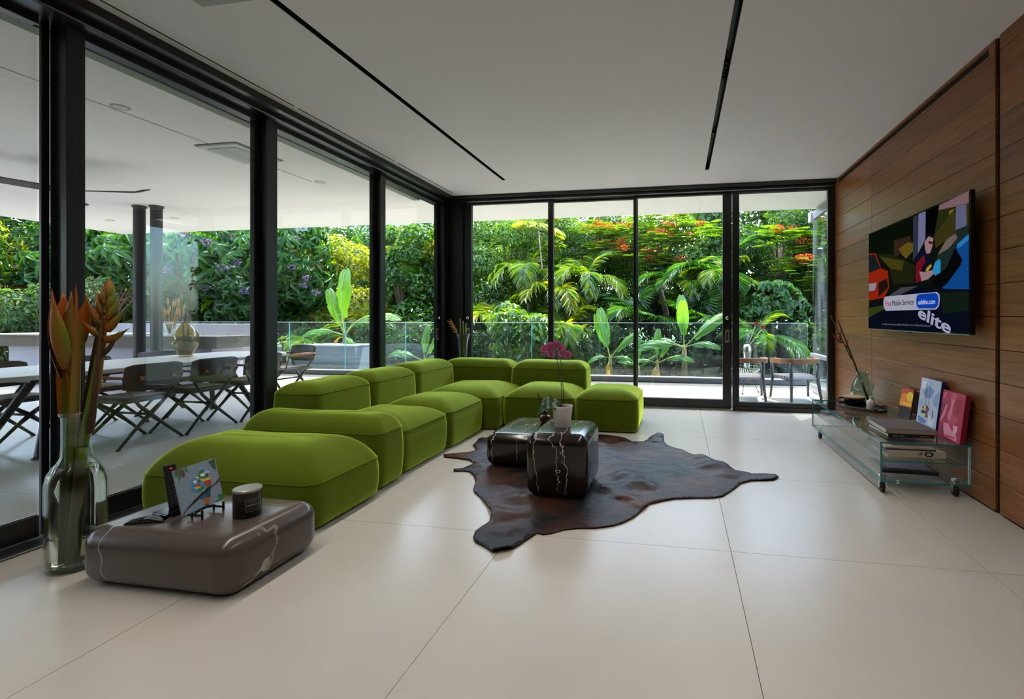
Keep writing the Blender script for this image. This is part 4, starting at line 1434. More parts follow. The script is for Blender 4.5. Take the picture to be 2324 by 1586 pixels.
# rim rising to the two handles, each with an oval hole
n = 96
rim_v, rim_f = [], []
hole = []
for i in range(n):
    a = 2 * PI * i / n
    hgt = 0.030 + 0.040 * math.exp(-((math.sin(a)) / 0.38) ** 4)
    for (s, zz) in ((0.0, 0.004), (0.0, hgt * 0.36), (0.0, hgt * 0.80), (0.0, hgt)):
        rim_v.append(((TL + 0.002) * math.cos(a), (TWd + 0.002) * math.sin(a), zz))
for i in range(n):
    j = (i + 1) % n
    for k in range(3):
        if k == 1 and abs(math.sin(2 * PI * (i + 0.5) / n)) < 0.30:
            continue
        rim_f.append((i * 4 + k, j * 4 + k, j * 4 + k + 1, i * 4 + k + 1))
ro = MB().add(rim_v, rim_f).build('rim', M['leather'], tray, smooth=True)
sm = ro.modifiers.new('solid', 'SOLIDIFY')
sm.thickness = 0.005
sm.offset = 1
for a in (200, 160, 340, 20):
    MB().lathe([(0.006, 0), (0.006, 0.003), (0.003, 0.005)], 10).build('rivet', M['steel'], tray, loc=((TL + 0.006) * math.cos(R(a)), (TWd + 0.006) * math.sin(R(a)), 0.028), rot=(0, R(90), R(a)))

cd = thing('lidded_candle', 'wide black candle with a pale wooden lid on the oval tray', 'candle', (1.665, 4.93, TZ + 0.009))
MB().lathe([(0.03, 0.0), (0.085, 0.0), (0.090, 0.006), (0.090, 0.072)], 36).build('jar', M['blackgloss'], cd, smooth=True, auto=40)
MB().lathe([(0.091, 0.0725), (0.092, 0.076), (0.092, 0.084), (0.090, 0.086)], 36).build('lid', pbr('lid_wood', '#b9976c', 0.55, noise=(30, 0.1)), cd, smooth=True, auto=40)
df = thing('reed_diffuser', 'small white reed diffuser bottle on the oval tray', 'diffuser', (1.735, 4.725, TZ + 0.009))
MB().lathe([(0.02, 0.0), (0.033, 0.0), (0.036, 0.004), (0.036, 0.06), (0.032, 0.075), (0.018, 0.086), (0.012, 0.092), (0.012, 0.112), (0.016, 0.114), (0.016, 0.117), (0.009, 0.117)], 24).build('bottle', M['white'], df, smooth=True)
reedm = pbr('reed', '#b58a5c', 0.7)
for k in range(7):
    a = k * 2.4
    s_ = MB()
    stem_between(s_, (0.004 * math.cos(a), 0.004 * math.sin(a), 0.10), (0.030 * math.cos(a), 0.030 * math.sin(a), 0.225 + 0.012 * (k % 3)), 0.0016, 0.0016, n=1, seg=5)
    s_.build('reed', reedm, df)

# ------------------------------------------------------------------ orchid on the marble cube
orch = thing('orchid_plant', 'pink orchid in a ribbed white pot on the tall marble cube', 'orchid', (-0.83, 3.33, 0.437))
pp = [(0.03, 0.0), (0.054, 0.0)]
for k in range(16):
    z = 0.006 + k * 0.0082
    r = 0.0545 + 0.019 * (z / 0.14)
    pp += [(r, z), (r + 0.0014, z + 0.003), (r, z + 0.006)]
pp += [(0.0745, 0.142), (0.0745, 0.148), (0.069, 0.148), (0.066, 0.128)]
MB().lathe(pp, 36, cap1=False).build('pot', M['white'], orch, smooth=True, auto=60)
MB().lathe([(0.002, 0.132), (0.045, 0.134), (0.068, 0.13)], 20, cap1=False).build('bark', pbr('orchid_bark', '#3a2a1c', 0.9, bump=(80, 0.6)), orch)
LEAF = grad_mat('orchid_leaf', '#2c4a26', '#22401f', 0, 0, 1, rough=0.3, trans=0.1)


def strap_leaf(L, W, droop, az, lift, roll=0, z0=0.138, name='leaf', par=None, mat=None, base=(0, 0)):
    n, m = 12, 5
    vs, fs = [], []
    for i in range(n + 1):
        t = i / n
        w = W * (math.sin(PI * (0.12 + 0.86 * t)) ** 0.7)
        x = L * t * (1 - 0.28 * droop * t)
        z = lift * L * t - droop * L * t * t
        for k in range(m):
            a = (k / (m - 1) - 0.5) * 2
            vs.append((x, w * a, z + 0.14 * W * a * a))
    for i in range(n):
        for k in range(m - 1):
            fs.append((i * m + k, i * m + k + 1, (i + 1) * m + k + 1, (i + 1) * m + k))
    o = MB().add(vs, fs).build(name, mat or LEAF, par or orch, smooth=True, loc=(base[0], base[1], z0), rot=(Matrix.Rotation(R(az), 3, 'Z') @ Matrix.Rotation(R(roll), 3, 'X')).to_euler())
    s = o.modifiers.new('solid', 'SOLIDIFY')
    s.thickness = 0.0025
    return o


strap_leaf(0.24, 0.040, 1.15, 200, 0.70, -42, base=(-0.01, -0.02))
strap_leaf(0.22, 0.040, 0.95, 172, 0.95, -48, base=(-0.01, 0.02))
strap_leaf(0.12, 0.028, 0.6, 185, 0.95, -40, base=(0.0, 0.0))
SP = pbr('orchid_spike', '#33331c', 0.6)
for (dx, dy, tx, ty, tz) in ((0.0, 0.0, -0.045, 0.0, 0.50), (0.012, 0.006, -0.015, 0.005, 0.485)):
    s_ = MB()
    stem_between(s_, (dx, dy, 0.13), (dx - 0.012, dy, 0.36), 0.003, 0.0028, n=4, seg=6)
    stem_between(s_, (dx - 0.012, dy, 0.36), (tx, ty, tz), 0.0028, 0.002, n=4, seg=6)
    s_.build('flower_spike', SP, orch, smooth=True)
s_ = MB()
stem_between(s_, (-0.045, 0, 0.50), (-0.13, -0.01, 0.555), 0.002, 0.0015, n=5, seg=5, sag=-0.02)
stem_between(s_, (-0.015, 0.005, 0.485), (0.03, 0.0, 0.50), 0.002, 0.0015, n=3, seg=5, sag=-0.01)
s_.build('flower_spike', SP, orch)
ORP = grad_mat('orchid_petal', '#cf7ba2', '#b85888', 2, 0, 1, rough=0.6, trans=0.4)
ORL = pbr('orchid_lip', '#7a1c4a', 0.5)
rr = random.Random(5)
for (x, y, z, yaw, s) in ((-0.125, -0.02, 0.555, -20, 1.0), (-0.09, -0.01, 0.575, 25, 1.0), (-0.045, 0.0, 0.585, 10, 1.0), (-0.02, 0.01, 0.565, 30, 0.95), (-0.075, -0.03, 0.52, -5, 0.95), (0.005, -0.01, 0.525, 15, 1.0), (0.04, 0.0, 0.515, 25, 0.9), (-0.14, 0.01, 0.53, -40, 0.8)):
    fl = thing('blossom', None, None, (x, y, z), rot=(R(rr.uniform(-12, 12)), R(rr.uniform(-15, 15)), R(yaw)))
    fl.parent = orch
    pv, pf = [], []
    for k, (ang, pl, pw) in enumerate(((90, 0.036, 0.020), (180, 0.036, 0.026), (0, 0.036, 0.026), (215, 0.032, 0.016), (325, 0.032, 0.016))):
        n = 6
        base = len(pv)
        for i in range(n + 1):
            t = i / n
            w = pw * math.sin(PI * (0.1 + 0.85 * t)) ** 0.8
            for a in (-1, 0, 1):
                lx, lz = pl * t * s, w * a * s
                ca, sa = math.cos(R(ang)), math.sin(R(ang))
                pv.append((lx * ca - lz * sa, -0.004 * k * 0.3 - 0.006 * t * t, lx * sa + lz * ca))
        for i in range(n):
            for q in (0, 1):
                pf.append((base + i * 3 + q, base + i * 3 + q + 1, base + (i + 1) * 3 + q + 1, base + (i + 1) * 3 + q))
    MB().add(pv, pf).build('petals', ORP, fl, smooth=True)
    MB().lathe([(0.002, 0), (0.007 * s, 0.004), (0.006 * s, 0.012), (0.001, 0.016)], 8).build('lip', ORL, fl, smooth=True, rot=(R(90), 0, 0), loc=(0, -0.004, -0.003))

# amber diffuser bottle on the low marble table
ad = thing('amber_diffuser', 'dark amber glass diffuser bottle with black reeds on the low marble table', 'diffuser', (-1.155, 4.02, 0.275))
amb = pbr('amber_glass', '#2c0f0a', 0.08, spec=0.8)
MB().lathe([(0.03, 0.0), (0.044, 0.0), (0.047, 0.004), (0.047, 0.075), (0.043, 0.084), (0.022, 0.090), (0.019, 0.094), (0.019, 0.108)], 28).build('bottle', amb, ad, smooth=True, auto=45)
MB().lathe([(0.0215, 0.108), (0.0215, 0.126), (0.016, 0.129)], 20).build('cap', M['blackgloss'], ad, smooth=True, auto=40)
for k, (dx, dy) in enumerate(((-0.07, 0.02), (-0.06, -0.01), (0.04, 0.01), (0.055, 0.02), (-0.075, 0.0))):
    s_ = MB()
    stem_between(s_, (0, 0, 0.12), (dx, dy, 0.265 + 0.012 * (k % 3)), 0.002, 0.002, n=1, seg=5)
    s_.build('reed', M['black'], ad)

# ------------------------------------------------------------------ things on the brown marble block
SZ = 0.262
pic = thing('parrot_painting', 'small painting of two parrots on a branch standing on a black easel', 'painting', (-2.28, 1.95, SZ + 0.034), rot=(R(-14), 0, R(92)))
MB().box(-0.105, 0.105, 0, 0.006, 0, 0.215).build('panel', pbr('board_edge', '#8496a6', 0.6), pic)
flat_art('picture', PARROT, 0.21, 0.215, pic, step=0.00006).location = (0, -0.0003, 0)
ea = thing('picture_easel', 'small black folding easel holding the parrot painting', 'easel', (-2.28, 1.95, SZ), rot=(0, 0, R(92)))
for sx in (-0.055, 0.055):
    e = MB()
    e.box(sx - 0.004, sx + 0.004, -0.055, 0.03, 0.014, 0.024)
    e.box(sx - 0.004, sx + 0.004, -0.055, -0.045, 0.0, 0.045)
    e.box(sx - 0.004, sx + 0.004, 0.0, 0.008, 0.0, 0.02)
    e.build('foot', M['black'], ea, bev=0.002, seg=1)
e = MB()
for k in range(8):
    a0, a1 = -0.055 + 0.11 * k / 8, -0.055 + 0.11 * (k + 1) / 8
    z = 0.016 + 0.012 * math.sin(PI * (k + 0.5) / 8)
    e.box(a0, a1, -0.006, 0.004, z, z + 0.010)
e.build('crossbar', M['black'], ea)
e = MB()
stem_between(e, (0, 0.028, 0.022), (0, 0.075, 0.0035), 0.003, 0.003, n=1, seg=6)
stem_between(e, (0, 0.028, 0.022), (0, 0.045, 0.12), 0.003, 0.003, n=1, seg=6)
e.build('strut', M['black'], ea)

rem = thing('handset_dock', 'black cordless handset standing in its square dock behind the parrot painting', 'handset', (-2.44, 1.935, SZ), R(80))
MB().box(-0.06, 0.06, -0.055, 0.055, 0.0, 0.022).build('dock', M['blackgloss'], rem, bev=0.004)
hs = MB().box(-0.026, 0.026, -0.009, 0.009, 0.0, 0.215).build('handset', M['black'], rem, bev=0.006, loc=(0.015, 0.01, 0.02), rot=(R(-14), 0, 0))
for r_ in range(6):
    for c_ in range(3):
        bx('key', -0.016 + c_ * 0.016 - 0.004, -0.016 + c_ * 0.016 + 0.004, -0.0105, -0.009, 0.022 + r_ * 0.016, 0.030 + r_ * 0.016, pbr('keycap', '#3c3c40', 0.4) if r_ + c_ == 0 else bpy.data.materials['keycap'], hs)
bx('indicator', -0.004, 0.004, -0.0105, -0.009, 0.192, 0.196, emissive('red_led', '#c02020', 1.5), hs)
pen = thing('folded_eyeglass_case', 'flat black folded case lying at the left edge of the brown marble block', 'case', (-2.46, 1.838, SZ), R(20))
MB().add([(-0.085, -0.028, 0.0), (0.085, -0.028, 0.0), (0.085, 0.028, 0.0), (-0.085, 0.028, 0.0), (-0.08, -0.026, 0.006), (0.0, -0.026, 0.022), (0.08, -0.026, 0.006), (-0.08, 0.026, 0.006), (0.0, 0.026, 0.022), (0.08, 0.026, 0.006)], [(3, 2, 1, 0), (0, 1, 6, 5, 4), (3, 7, 8, 9, 2), (4, 5, 8, 7), (5, 6, 9, 8), (0, 4, 7, 3), (1, 2, 9, 6)]).build('case_body', M['blackgloss'], pen, bev=0.002)
bx('clasp_line', -0.002, 0.002, -0.024, 0.024, 0.021, 0.0225, M['steel'], pen)

can = thing('black_candle', 'black jar candle with a brushed lid on the brown marble block', 'candle', (-2.068, 1.983, SZ))
can.scale = (1.1, 1.1, 1.06)
MB().lathe([(0.02, 0.0), (0.050, 0.0), (0.053, 0.004), (0.053, 0.112)], 40).build('jar', pbr('candle_jar', '#0e0d0e', 0.35), can, smooth=True, auto=40)
MB().lathe([(0.0535, 0.1125), (0.055, 0.115), (0.055, 0.123), (0.053, 0.125)], 40).build('lid', pbr('brushed_lid', '#a59d94', 0.35, metal=0.7), can, smooth=True, auto=40)
# printed label wrapped on the jar
lm = pbr('label_print', '#b9b2a8', 0.6)


def on_jar(a0, a1, z0, z1, r=0.0534, n=8):
    vs, fs = [], []
    for i in range(n + 1):
        a = a0 + (a1 - a0) * i / n
        vs += [(r * math.cos(a), r * math.sin(a), z0), (r * math.cos(a), r * math.sin(a), z1)]
    for i in range(n):
        fs.append((2 * i, 2 * i + 2, 2 * i + 3, 2 * i + 1))
    return vs, fs


lb_ = MB()
LA0, LA1 = R(-50), R(20)
for (a0, a1, z0, z1) in ((LA0, LA1, 0.030, 0.0308), (LA0, LA1, 0.0832, 0.084), (LA0, LA0 + 0.018, 0.030, 0.084), (LA1 - 0.018, LA1, 0.030, 0.084)):
    lb_.add(*on_jar(a0, a1, z0, z1))
lb_.build('label_frame', lm, can)
for (s, size, z) in (('OCEAN &', 0.0105, 0.054), ('HANDMADE', 0.005, 0.072), ('SCENTED CANDLE', 0.004, 0.040)):
    n_ = len(s)
    for k, chx in enumerate(s):
        a = R(-46) + (R(62)) * (k + 0.5) / max(n_, 8)
        if chx == ' ':
            continue
        text('label_letter', chx, size, lm, can, (0.0535 * math.cos(a), 0.0535 * math.sin(a), z), (R(90), 0, a + PI / 2), align='CENTER', extrude=0.0002)

# cable on the floor behind the vase
cabm = pbr('black_cable', '#0c0c0d', 0.5)
cable = MB()
cpts = [(-2.82, 2.07, 0.004), (-2.86, 2.13, 0.004), (-2.90, 2.18, 0.004), (-2.97, 2.24, 0.004), (-3.05, 2.30, 0.004), (-3.18, 2.34, 0.004), (-3.24, 2.28, 0.004), (-3.30, 2.31, 0.004)]
cable.tube(cpts, 0.0028, 6)
co = tag(cable.build('power_cable', cabm, smooth=True), 'thin black power cable on the floor behind the brown marble block', 'cable')
# ------------------------------------------------------------------ terrace: roof, balustrade, bar
rf = MB()
rf.box(-11.55, -3.56, -2.6, 8.15, 2.97, 3.14)
rf.box(-3.56, 2.3, 6.62, 8.15, 2.97, 3.14)
rf.box(-11.55, 2.3, -2.75, 8.15, 3.14, 3.34)
rf.box(2.2, 2.3, -2.75, 6.62, 2.97, 3.14)
tag(rf.build('ceiling_terrace', M['soffit']), 'white roof slab over the terrace', None, kind='structure')
tl = thing('soffit_joint', 'thin grey shadow joint running along the terrace ceiling', 'ceiling joint', (-4.67, 0, 2.97))
bx('joint_strip', -0.006, 0.006, -2.0, 5.4, -0.002, 0, pbr('joint_grey', '#9a9a9a', 0.9), tl)
scn = thing('rolled_screen', 'grey green rolled screen under the terrace ceiling outside the glazing', 'screen', (-3.64, 0, 0))
bx('screen_box', -0.05, 0.05, -2.2, 6.15, 2.865, 2.965, pbr('screen_grey', '#8b948a', 0.7), scn, bev=0.004)

cas = thing('ceiling_cassette', 'square white air conditioner cassette in the terrace ceiling', 'air conditioner', (-4.60, 4.33, 2.97), R(0))
bx('cassette_frame', -0.24, 0.24, -0.28, 0.28, -0.02, 0, pbr('cassette_white', '#c9cccc', 0.5), cas, bev=0.003)
bx('cassette_grille', -0.17, 0.17, -0.21, 0.21, -0.026, -0.02, pbr('cassette_grey', '#b4b8b8', 0.6), cas, bev=0.003)
bx('shadow_gap', -0.25, 0.25, -0.29, 0.29, -0.004, 0, pbr('gap_grey', '#707270', 0.7), cas)
dl_lab = ['round recessed downlight in the terrace ceiling nearest the camera', 'round recessed downlight in the terrace ceiling past the cassette', 'small recessed downlight near the roof corner right of the column', 'small recessed downlight near the roof corner left of the column']
for (x, y), lb0 in zip(((-4.58, 3.21), (-4.58, 5.44), (-8.78, 6.98), (-10.13, 6.94)), dl_lab):
    d = thing('downlight', lb0, 'downlight', (x, y, 2.97), group='terrace downlights')
    MB().lathe([(0.062, -0.004), (0.064, -0.002), (0.064, 0.0)], 24).build('ring', pbr('downlight_ring', '#a59a86', 0.4) if 'downlight_ring' not in bpy.data.materials else bpy.data.materials['downlight_ring'], d)
    MB().lathe([(0.01, -0.0052), (0.044, -0.0045), (0.046, -0.004)], 20).build('lens', M['white'], d)

# ceiling fan above the dining table
fan = thing('ceiling_fan', 'dark three-blade ceiling fan above the terrace table', 'ceiling fan', (-7.06, 4.36, 2.70), R(8))
fm = pbr('fan_dark', '#2e2f2b', 0.5)
MB().lathe([(0.03, 0.25), (0.05, 0.265), (0.06, 0.27)], 16).build('canopy', fm, fan)
MB().lathe([(0.012, 0.02), (0.012, 0.26)], 10).build('rod', fm, fan)
MB().lathe([(0.03, -0.05), (0.09, -0.03), (0.10, 0.0), (0.08, 0.03), (0.02, 0.05)], 20).build('motor', fm, fan, smooth=True)
for a in (8, 128, 248):
    vs, fs = [], []
    for i in range(9):
        t = i / 8
        w = 0.075 - 0.02 * t
        for sgn in (-1, 1):
            vs.append((0.08 + 0.82 * t, sgn * w, sgn * (0.018) + 0.03 * (t > 0.93)))
    for i in range(8):
        fs.append((2 * i, 2 * i + 2, 2 * i + 3, 2 * i + 1))
    o = MB().add(vs, fs).build('blade', fm, fan, rot=(0, 0, R(a)))
    o.modifiers.new('solid', 'SOLIDIFY').thickness = 0.012

# column, and its reflection in the glass built as a second shaft
cm1 = pbr('column_paint', '#35363a', 0.45)
for (x, y, lab) in ((-8.36, 6.12, 'dark round steel column on the terrace, left of its reflection'), (-8.10, 6.17, 'reflection of the round column in the glass, built as a second shaft')):
    c = thing('round_column', lab, 'column', (x, y, 0), group='round terrace columns')
    MB().lathe([(0.075, 0.012), (0.075, 2.94)], 28).build('shaft', cm1, c, smooth=True, auto=40)
    MB().lathe([(0.095, 0.0), (0.095, 0.012)], 28).build('base_plate', cm1, c)
    MB().lathe([(0.09, 2.94), (0.09, 2.97)], 28).build('cap_plate', cm1, c)

# bar island
bar = thing('bar_island', 'long terrace bar counter with thick grey top and pale cabinet fronts', 'bar counter', (0, 0, 0))
bm_ = pbr('bar_stone', '#524c46', 0.4, noise=(3, 0.06))
bx('counter_top', -12.2, -7.5, 6.62, 7.35, 0.70, 0.90, bm_, bar, bev=0.004)
bx('plinth', -12.1, -7.7, 6.75, 7.3, 0.0, 0.08, M['black'], bar)
bcm = pbr('bar_cabinet', '#8c8c9a', 0.5)
for k in range(6):
    x0 = -12.1 + k * 0.733
    bx('cabinet_front', x0 + 0.004, x0 + 0.729, 6.72, 7.3, 0.08, 0.70, bcm, bar, bev=0.003)
bx('worktop_lip', -12.2, -9.4, 6.58, 7.35, 0.90, 0.925, pbr('lip_white', '#a9a8a6', 0.4), bar, bev=0.003)

# concrete walls at the terrace edge
conc = pbr('fair_concrete', '#8a8b93', 0.8, noise=(2.5, 0.12), bump=(12, 0.1))
tag(bx('wall_concrete', -12.6, -8.58, 8.66, 8.84, 0, 1.075, conc, bev=0.004), 'pale fair-faced concrete parapet at the terrace edge', None, kind='structure')
hol = bpy.data.objects['wall_concrete']
for k in range(6):
    for z in (0.25, 0.85):
        MB().lathe([(0.014, 0), (0.014, 0.002)], 12).build('tie_hole', M['dark'], hol, loc=(-8.9 - k * 0.62, 8.659, z), rot=(R(90), 0, 0))
pl_ = thing('planter_block', 'low grey concrete planter block behind the glass balustrade', 'planter', (0, 0, 0))
pg = pbr('planter_grey', '#8f9198', 0.8, noise=(4, 0.08))
bx('planter_box', -8.55, -6.95, 9.28, 9.9, 0.0, 0.58, pg, pl_, bev=0.006)
bx('planter_cap', -8.56, -6.94, 9.26, 9.92, 0.58, 0.61, pbr('planter_cap', '#c4c5ca', 0.7), pl_, bev=0.004)

# balustrade of glass panels
rail = thing('glass_balustrade', 'frameless glass balustrade along the far edge of the terrace', 'balustrade', (0, 9.06, 0))
bx('base_shoe', -13.0, 2.3, -0.05, 0.05, 0.0, 0.085, pbr('shoe_grey', '#55565b', 0.4), rail, bev=0.002)
bx('shoe_cap', -13.0, 2.3, -0.055, 0.055, 0.085, 0.10, pbr('shoe_cap', '#d6d6dc', 0.4), rail, bev=0.002)
jx = [-12.5, -11.12, -9.75, -8.38, -7.02, -5.61, -4.25, -2.88, -1.51, -0.18, 1.225, 2.28]
for a, b in zip(jx[:-1], jx[1:]):
    q = MB().box(a + 0.006, b - 0.006, -0.008, 0.008, 0.10, 1.108)
    q.m = [1, 1, 0, 1, 0, 1]
    q.build('glass_panel', [M['glass_rail'], M['glass_edge']], rail)
    bx('top_edge', a + 0.006, b - 0.006, -0.009, 0.009, 1.1085, 1.118, pbr('polished_glass_edge', '#c3d2d6', 0.15) if 'polished_glass_edge' not in bpy.data.materials else bpy.data.materials['polished_glass_edge'], rail)

# side screen of the terrace (right)
side = thing('side_glass_screen', 'tall framed glass side screen at the right end of the terrace', 'glass screen', (2.165, 0, 0))
sg = pbr('screen_frame_grey', '#7d8088', 0.4)
bx('bottom_rail', -0.03, 0.03, 6.66, 8.28, 0.012, 0.13, sg, side, bev=0.003)
bx('handrail', -0.04, 0.035, 6.66, 8.31, 0.575, 0.635, sg, side, bev=0.004)
bx('top_rail', -0.03, 0.03, 6.66, 8.31, 2.80, 2.93, sg, side, bev=0.003)
bx('top_bracket', -0.06, 0.03, 8.20, 8.34, 2.78, 2.94, pbr('bracket_white', '#c9cbd2', 0.5), side, bev=0.004)
q = MB().box(-0.006, 0.006, 6.66, 8.27, 0.13, 2.80)
q.build('glass_sheet', thin_glass('dusty_glass', (0.80, 0.88, 0.92), 0.05, 0.0, dirt=0.14), side)

# ------------------------------------------------------------------ dining table and chairs outside
tab = thing('dining_table', 'long white topped dining table on the terrace', 'table', (-5.78, 4.28, 0))
tw = pbr('table_white', '#d9d6cf', 0.4)
TA, TB = 0.56, 1.5


def table_outline(a, b, n=40):
    out = []
    for k in range(n):
        an = 2 * PI * k / n
        c, s = math.cos(an), math.sin(an)
        out.append((a * math.copysign(abs(c) ** 0.32, c), b * math.copysign(abs(s) ** 0.32, s)))
    return out


MB().prism(table_outline(TA, TB), 0.70, 0.74).build('table_top', tw, tab, bev=0.006)
lm_ = pbr('table_leg_dark', '#2a2925', 0.45)
for sy in (-1, 1):
    for sx in (-1, 1):
        lg = MB()
        lg.tube([(sx * 0.10, sy * 0.82, 0.69), (sx * 0.34, sy * 1.08, 0.012)], [0.036, 0.026], 12)
        lg.lathe([(0.04, 0.0), (0.04, 0.012)], 12, c=(sx * 0.34, sy * 1.08, 0))
        lg.build('leg', lm_, tab, smooth=True, auto=40)
bx('under_beam', -0.12, 0.12, -1.0, 1.0, 0.64, 0.70, lm_, tab)

CF = pbr('chair_frame', '#33332f', 0.45)
CS = pbr('chair_seat', '#3b3a33', 0.6)
CSI = pbr('chair_seat_inlay', '#8a8576', 0.7)
CBK = pbr('chair_back', '#39322a', 0.55)
CAR = pbr('chair_arm_leather', '#9a5a30', 0.5)
CST = pbr('chair_stitch', '#c07a34', 0.5)


def make_dining_chair():
    """faces +X locally; back plane at x=-0.22"""
    t = thing('dining_chair', 'x', 'chair')
    for xb, top in ((-0.22, True), (0.20, False)):
        for s in (-1, 1):
            m = MB()
            if top:
                m.tube([(xb - 0.02, -s * 0.28, 0.012), (xb, -s * 0.10, 0.19), (xb, 0.0, 0.285), (xb - 0.005, s * 0.10, 0.385), (xb - 0.03, s * 0.21, 0.54), (xb - 0.05, s * 0.262, 0.655)], [0.013, 0.016, 0.022, 0.016, 0.013, 0.011], 8)
            else:
                m.tube([(xb + 0.02, -s * 0.28, 0.012), (xb, -s * 0.10, 0.19), (xb, 0.0, 0.285), (xb, s * 0.12, 0.38), (xb, s * 0.20, 0.43)], [0.013, 0.016, 0.022, 0.016, 0.013], 8)
            m.lathe([(0.018, 0.0), (0.020, 0.004), (0.015, 0.016)], 10, c=(xb + (-0.02 if top else 0.02), -s * 0.28, 0))
            m.build('leg', CF, t, smooth=True)
    hub = MB()
    hub.tube([(-0.22, 0, 0.285), (0.20, 0, 0.285)], 0.012, 8)
    hub.build('stretcher', CF, t, smooth=True)
    st = MB().box(-0.24, 0.24, -0.235, 0.235, 0.415, 0.455).build('seat', CS, t, bev=0.018, seg=3)
    bx('seat_pad', -0.19, 0.20, -0.18, 0.18, 0.455, 0.468, CSI, t, bev=0.006)
    # curved backrest plate
    vs, fs = [], []
    n = 10
    for i in range(n + 1):
        a = (i / n - 0.5) * 2
        y = 0.255 * a
        x = -0.285 + 0.05 * a * a
        e = 0.025 * abs(a) ** 6
        vs += [(x, y, 0.53 + e), (x - 0.035, y, 0.785 - e)]
    for i in range(n):
        fs.append((2 * i, 2 * i + 2, 2 * i + 3, 2 * i + 1))
    bk = MB().add(vs, fs).build('backrest', CBK, t, smooth=True)
    bk.modifiers.new('solid', 'SOLIDIFY').thickness = 0.018
    b2 = bk.modifiers.new('bevel', 'BEVEL')
    b2.width = 0.006
    for s in (-1, 1):
        st_ = MB()
        for k in (1, -1):
            st_.box(-0.004, 0.004, -0.022, 0.022, -0.004, 0.004, mtx=Matrix.Translation((-0.30, s * 0.14, 0.65)) @ Matrix.Rotation(R(45 * k), 4, 'X') @ Matrix.Diagonal((7.0, 1, 1, 1)))
        st_.build('cross_stitch', CST, bk)
        arm = MB()
        arm.tube([(-0.265, s * 0.265, 0.66), (-0.08, s * 0.285, 0.665), (0.12, s * 0.28, 0.655), (0.19, s * 0.27, 0.63)], [0.012, 0.018, 0.018, 0.012], 8)
        arm.tube([(0.17, s * 0.272, 0.64), (0.19, s * 0.225, 0.43)], [0.010, 0.010], 7)
        arm.build('armrest', CAR, t, smooth=True)
    return t


dc = make_dining_chair()
chairs = [(-5.27, 3.79, 180, 'dark cross-legged chair on the near side of the terrace table, closest to the flower vase'),
          (-5.27, 4.40, 180, 'dark cross-legged chair in the middle of the near side of the terrace table'),
          (-5.27, 5.02, 180, 'dark cross-legged chair at the far end of the near side of the terrace table'),
          (-6.33, 3.55, 0, 'dark cross-legged chair on the far side of the terrace table, leftmost'),
          (-6.33, 4.28, 0, 'dark cross-legged chair on the far side of the terrace table, opposite the amber vase'),
          (-6.33, 5.05, 0, 'dark cross-legged chair on the far side of the terrace table near its right end'),
          (-5.92, 6.35, -100, 'dark cross-legged chair at the head of the terrace table, seen right of the frame post')]
for k, (x, y, rz, lab) in enumerate(chairs):
    o = dc if k == 0 else copy_tree(dc)
    o.location = (x, y, 0)
    o.rotation_euler = (0, 0, R(rz))
    tag(o, lab, 'chair', 'terrace dining chairs')

# amber vase on the dining table
av = thing('amber_vase', 'round amber glass vase with a narrow neck on the terrace table', 'vase', (-6.0, 4.9, 0.74))
pa = [(0.03, 0.003), (0.066, 0.002), (0.072, 0.01), (0.085, 0.06), (0.125, 0.13), (0.138, 0.20), (0.128, 0.27), (0.085, 0.345), (0.042, 0.40), (0.035, 0.43), (0.035, 0.52), (0.042, 0.535), (0.038, 0.535), (0.031, 0.52), (0.031, 0.43), (0.038, 0.40), (0.081, 0.342), (0.123, 0.268), (0.133, 0.20), (0.12, 0.132), (0.08, 0.063), (0.065, 0.02), (0.02, 0.016)]
MB().lathe(pa, 32).build('glass_body', M['vamber'], av, smooth=True)
MB().lathe([(0.02, 0.018), (0.064, 0.022), (0.079, 0.064), (0.105, 0.11), (0.02, 0.11)], 24).build('tinted_water', pbr('amber_water', '#7a5a24', 0.1), av, smooth=True, auto=40)
af = thing('amber_vase_stalks', 'two tall cut stalks with dark red bracts in the amber vase', 'flowers', (-6.0, 4.9, 0.76))
s_ = MB()
stem_between(s_, (0.0, 0.0, 0.0), (-0.055, -0.06, 1.24), 0.009, 0.013, seg=7)
s_.build('stalk', pbr('stalk_brown', '#6f4f2c', 0.6), af, smooth=True)
s_ = MB()
stem_between(s_, (0.01, 0.0, 0.0), (0.06, 0.07, 1.28), 0.009, 0.013, seg=7)
s_.build('stalk', bpy.data.materials['stalk_brown'], af, smooth=True)
for (z, yaw, L) in ((0.95, 215, 0.22), (0.82, 210, 0.26), (0.85, 40, 0.2), (0.80, 60, 0.16)):
    vs, fs = bract(L, 0.028, 0.03, curl=0.3)
    mt = Matrix.Rotation(R(yaw), 4, 'Z') @ Matrix.Rotation(R(-15), 4, 'Y')
    MB().add([mt @ Vector(p) + Vector((0, 0, z)) for p in vs], fs).build('bract', RB, af, smooth=True)

# jars with dry twigs on the bar
def jar(label, x, y, z, r, h, group='glass jars on the terrace bar'):
    t = thing('glass_jar', label, 'jar', (x, y, z), group=group)
    MB().lathe([(0.02, 0.003), (r * 0.9, 0.002), (r, 0.02), (r, h * 0.7), (r * 0.75, h * 0.88), (r * 0.7, h), (r * 0.64, h), (r * 0.7, h * 0.87), (r * 0.94, h * 0.69), (r * 0.94, 0.03), (0.02, 0.02)], 24).build('glass_body', M['vglass'], t, smooth=True)
    MB().lathe([(r * 0.78, h * 0.94), (r * 0.8, h * 0.96), (r * 0.8, h * 1.02), (r * 0.74, h * 1.03)], 24, cap0=False, cap1=False).build('rim', M['white'], t, smooth=True)
    return t


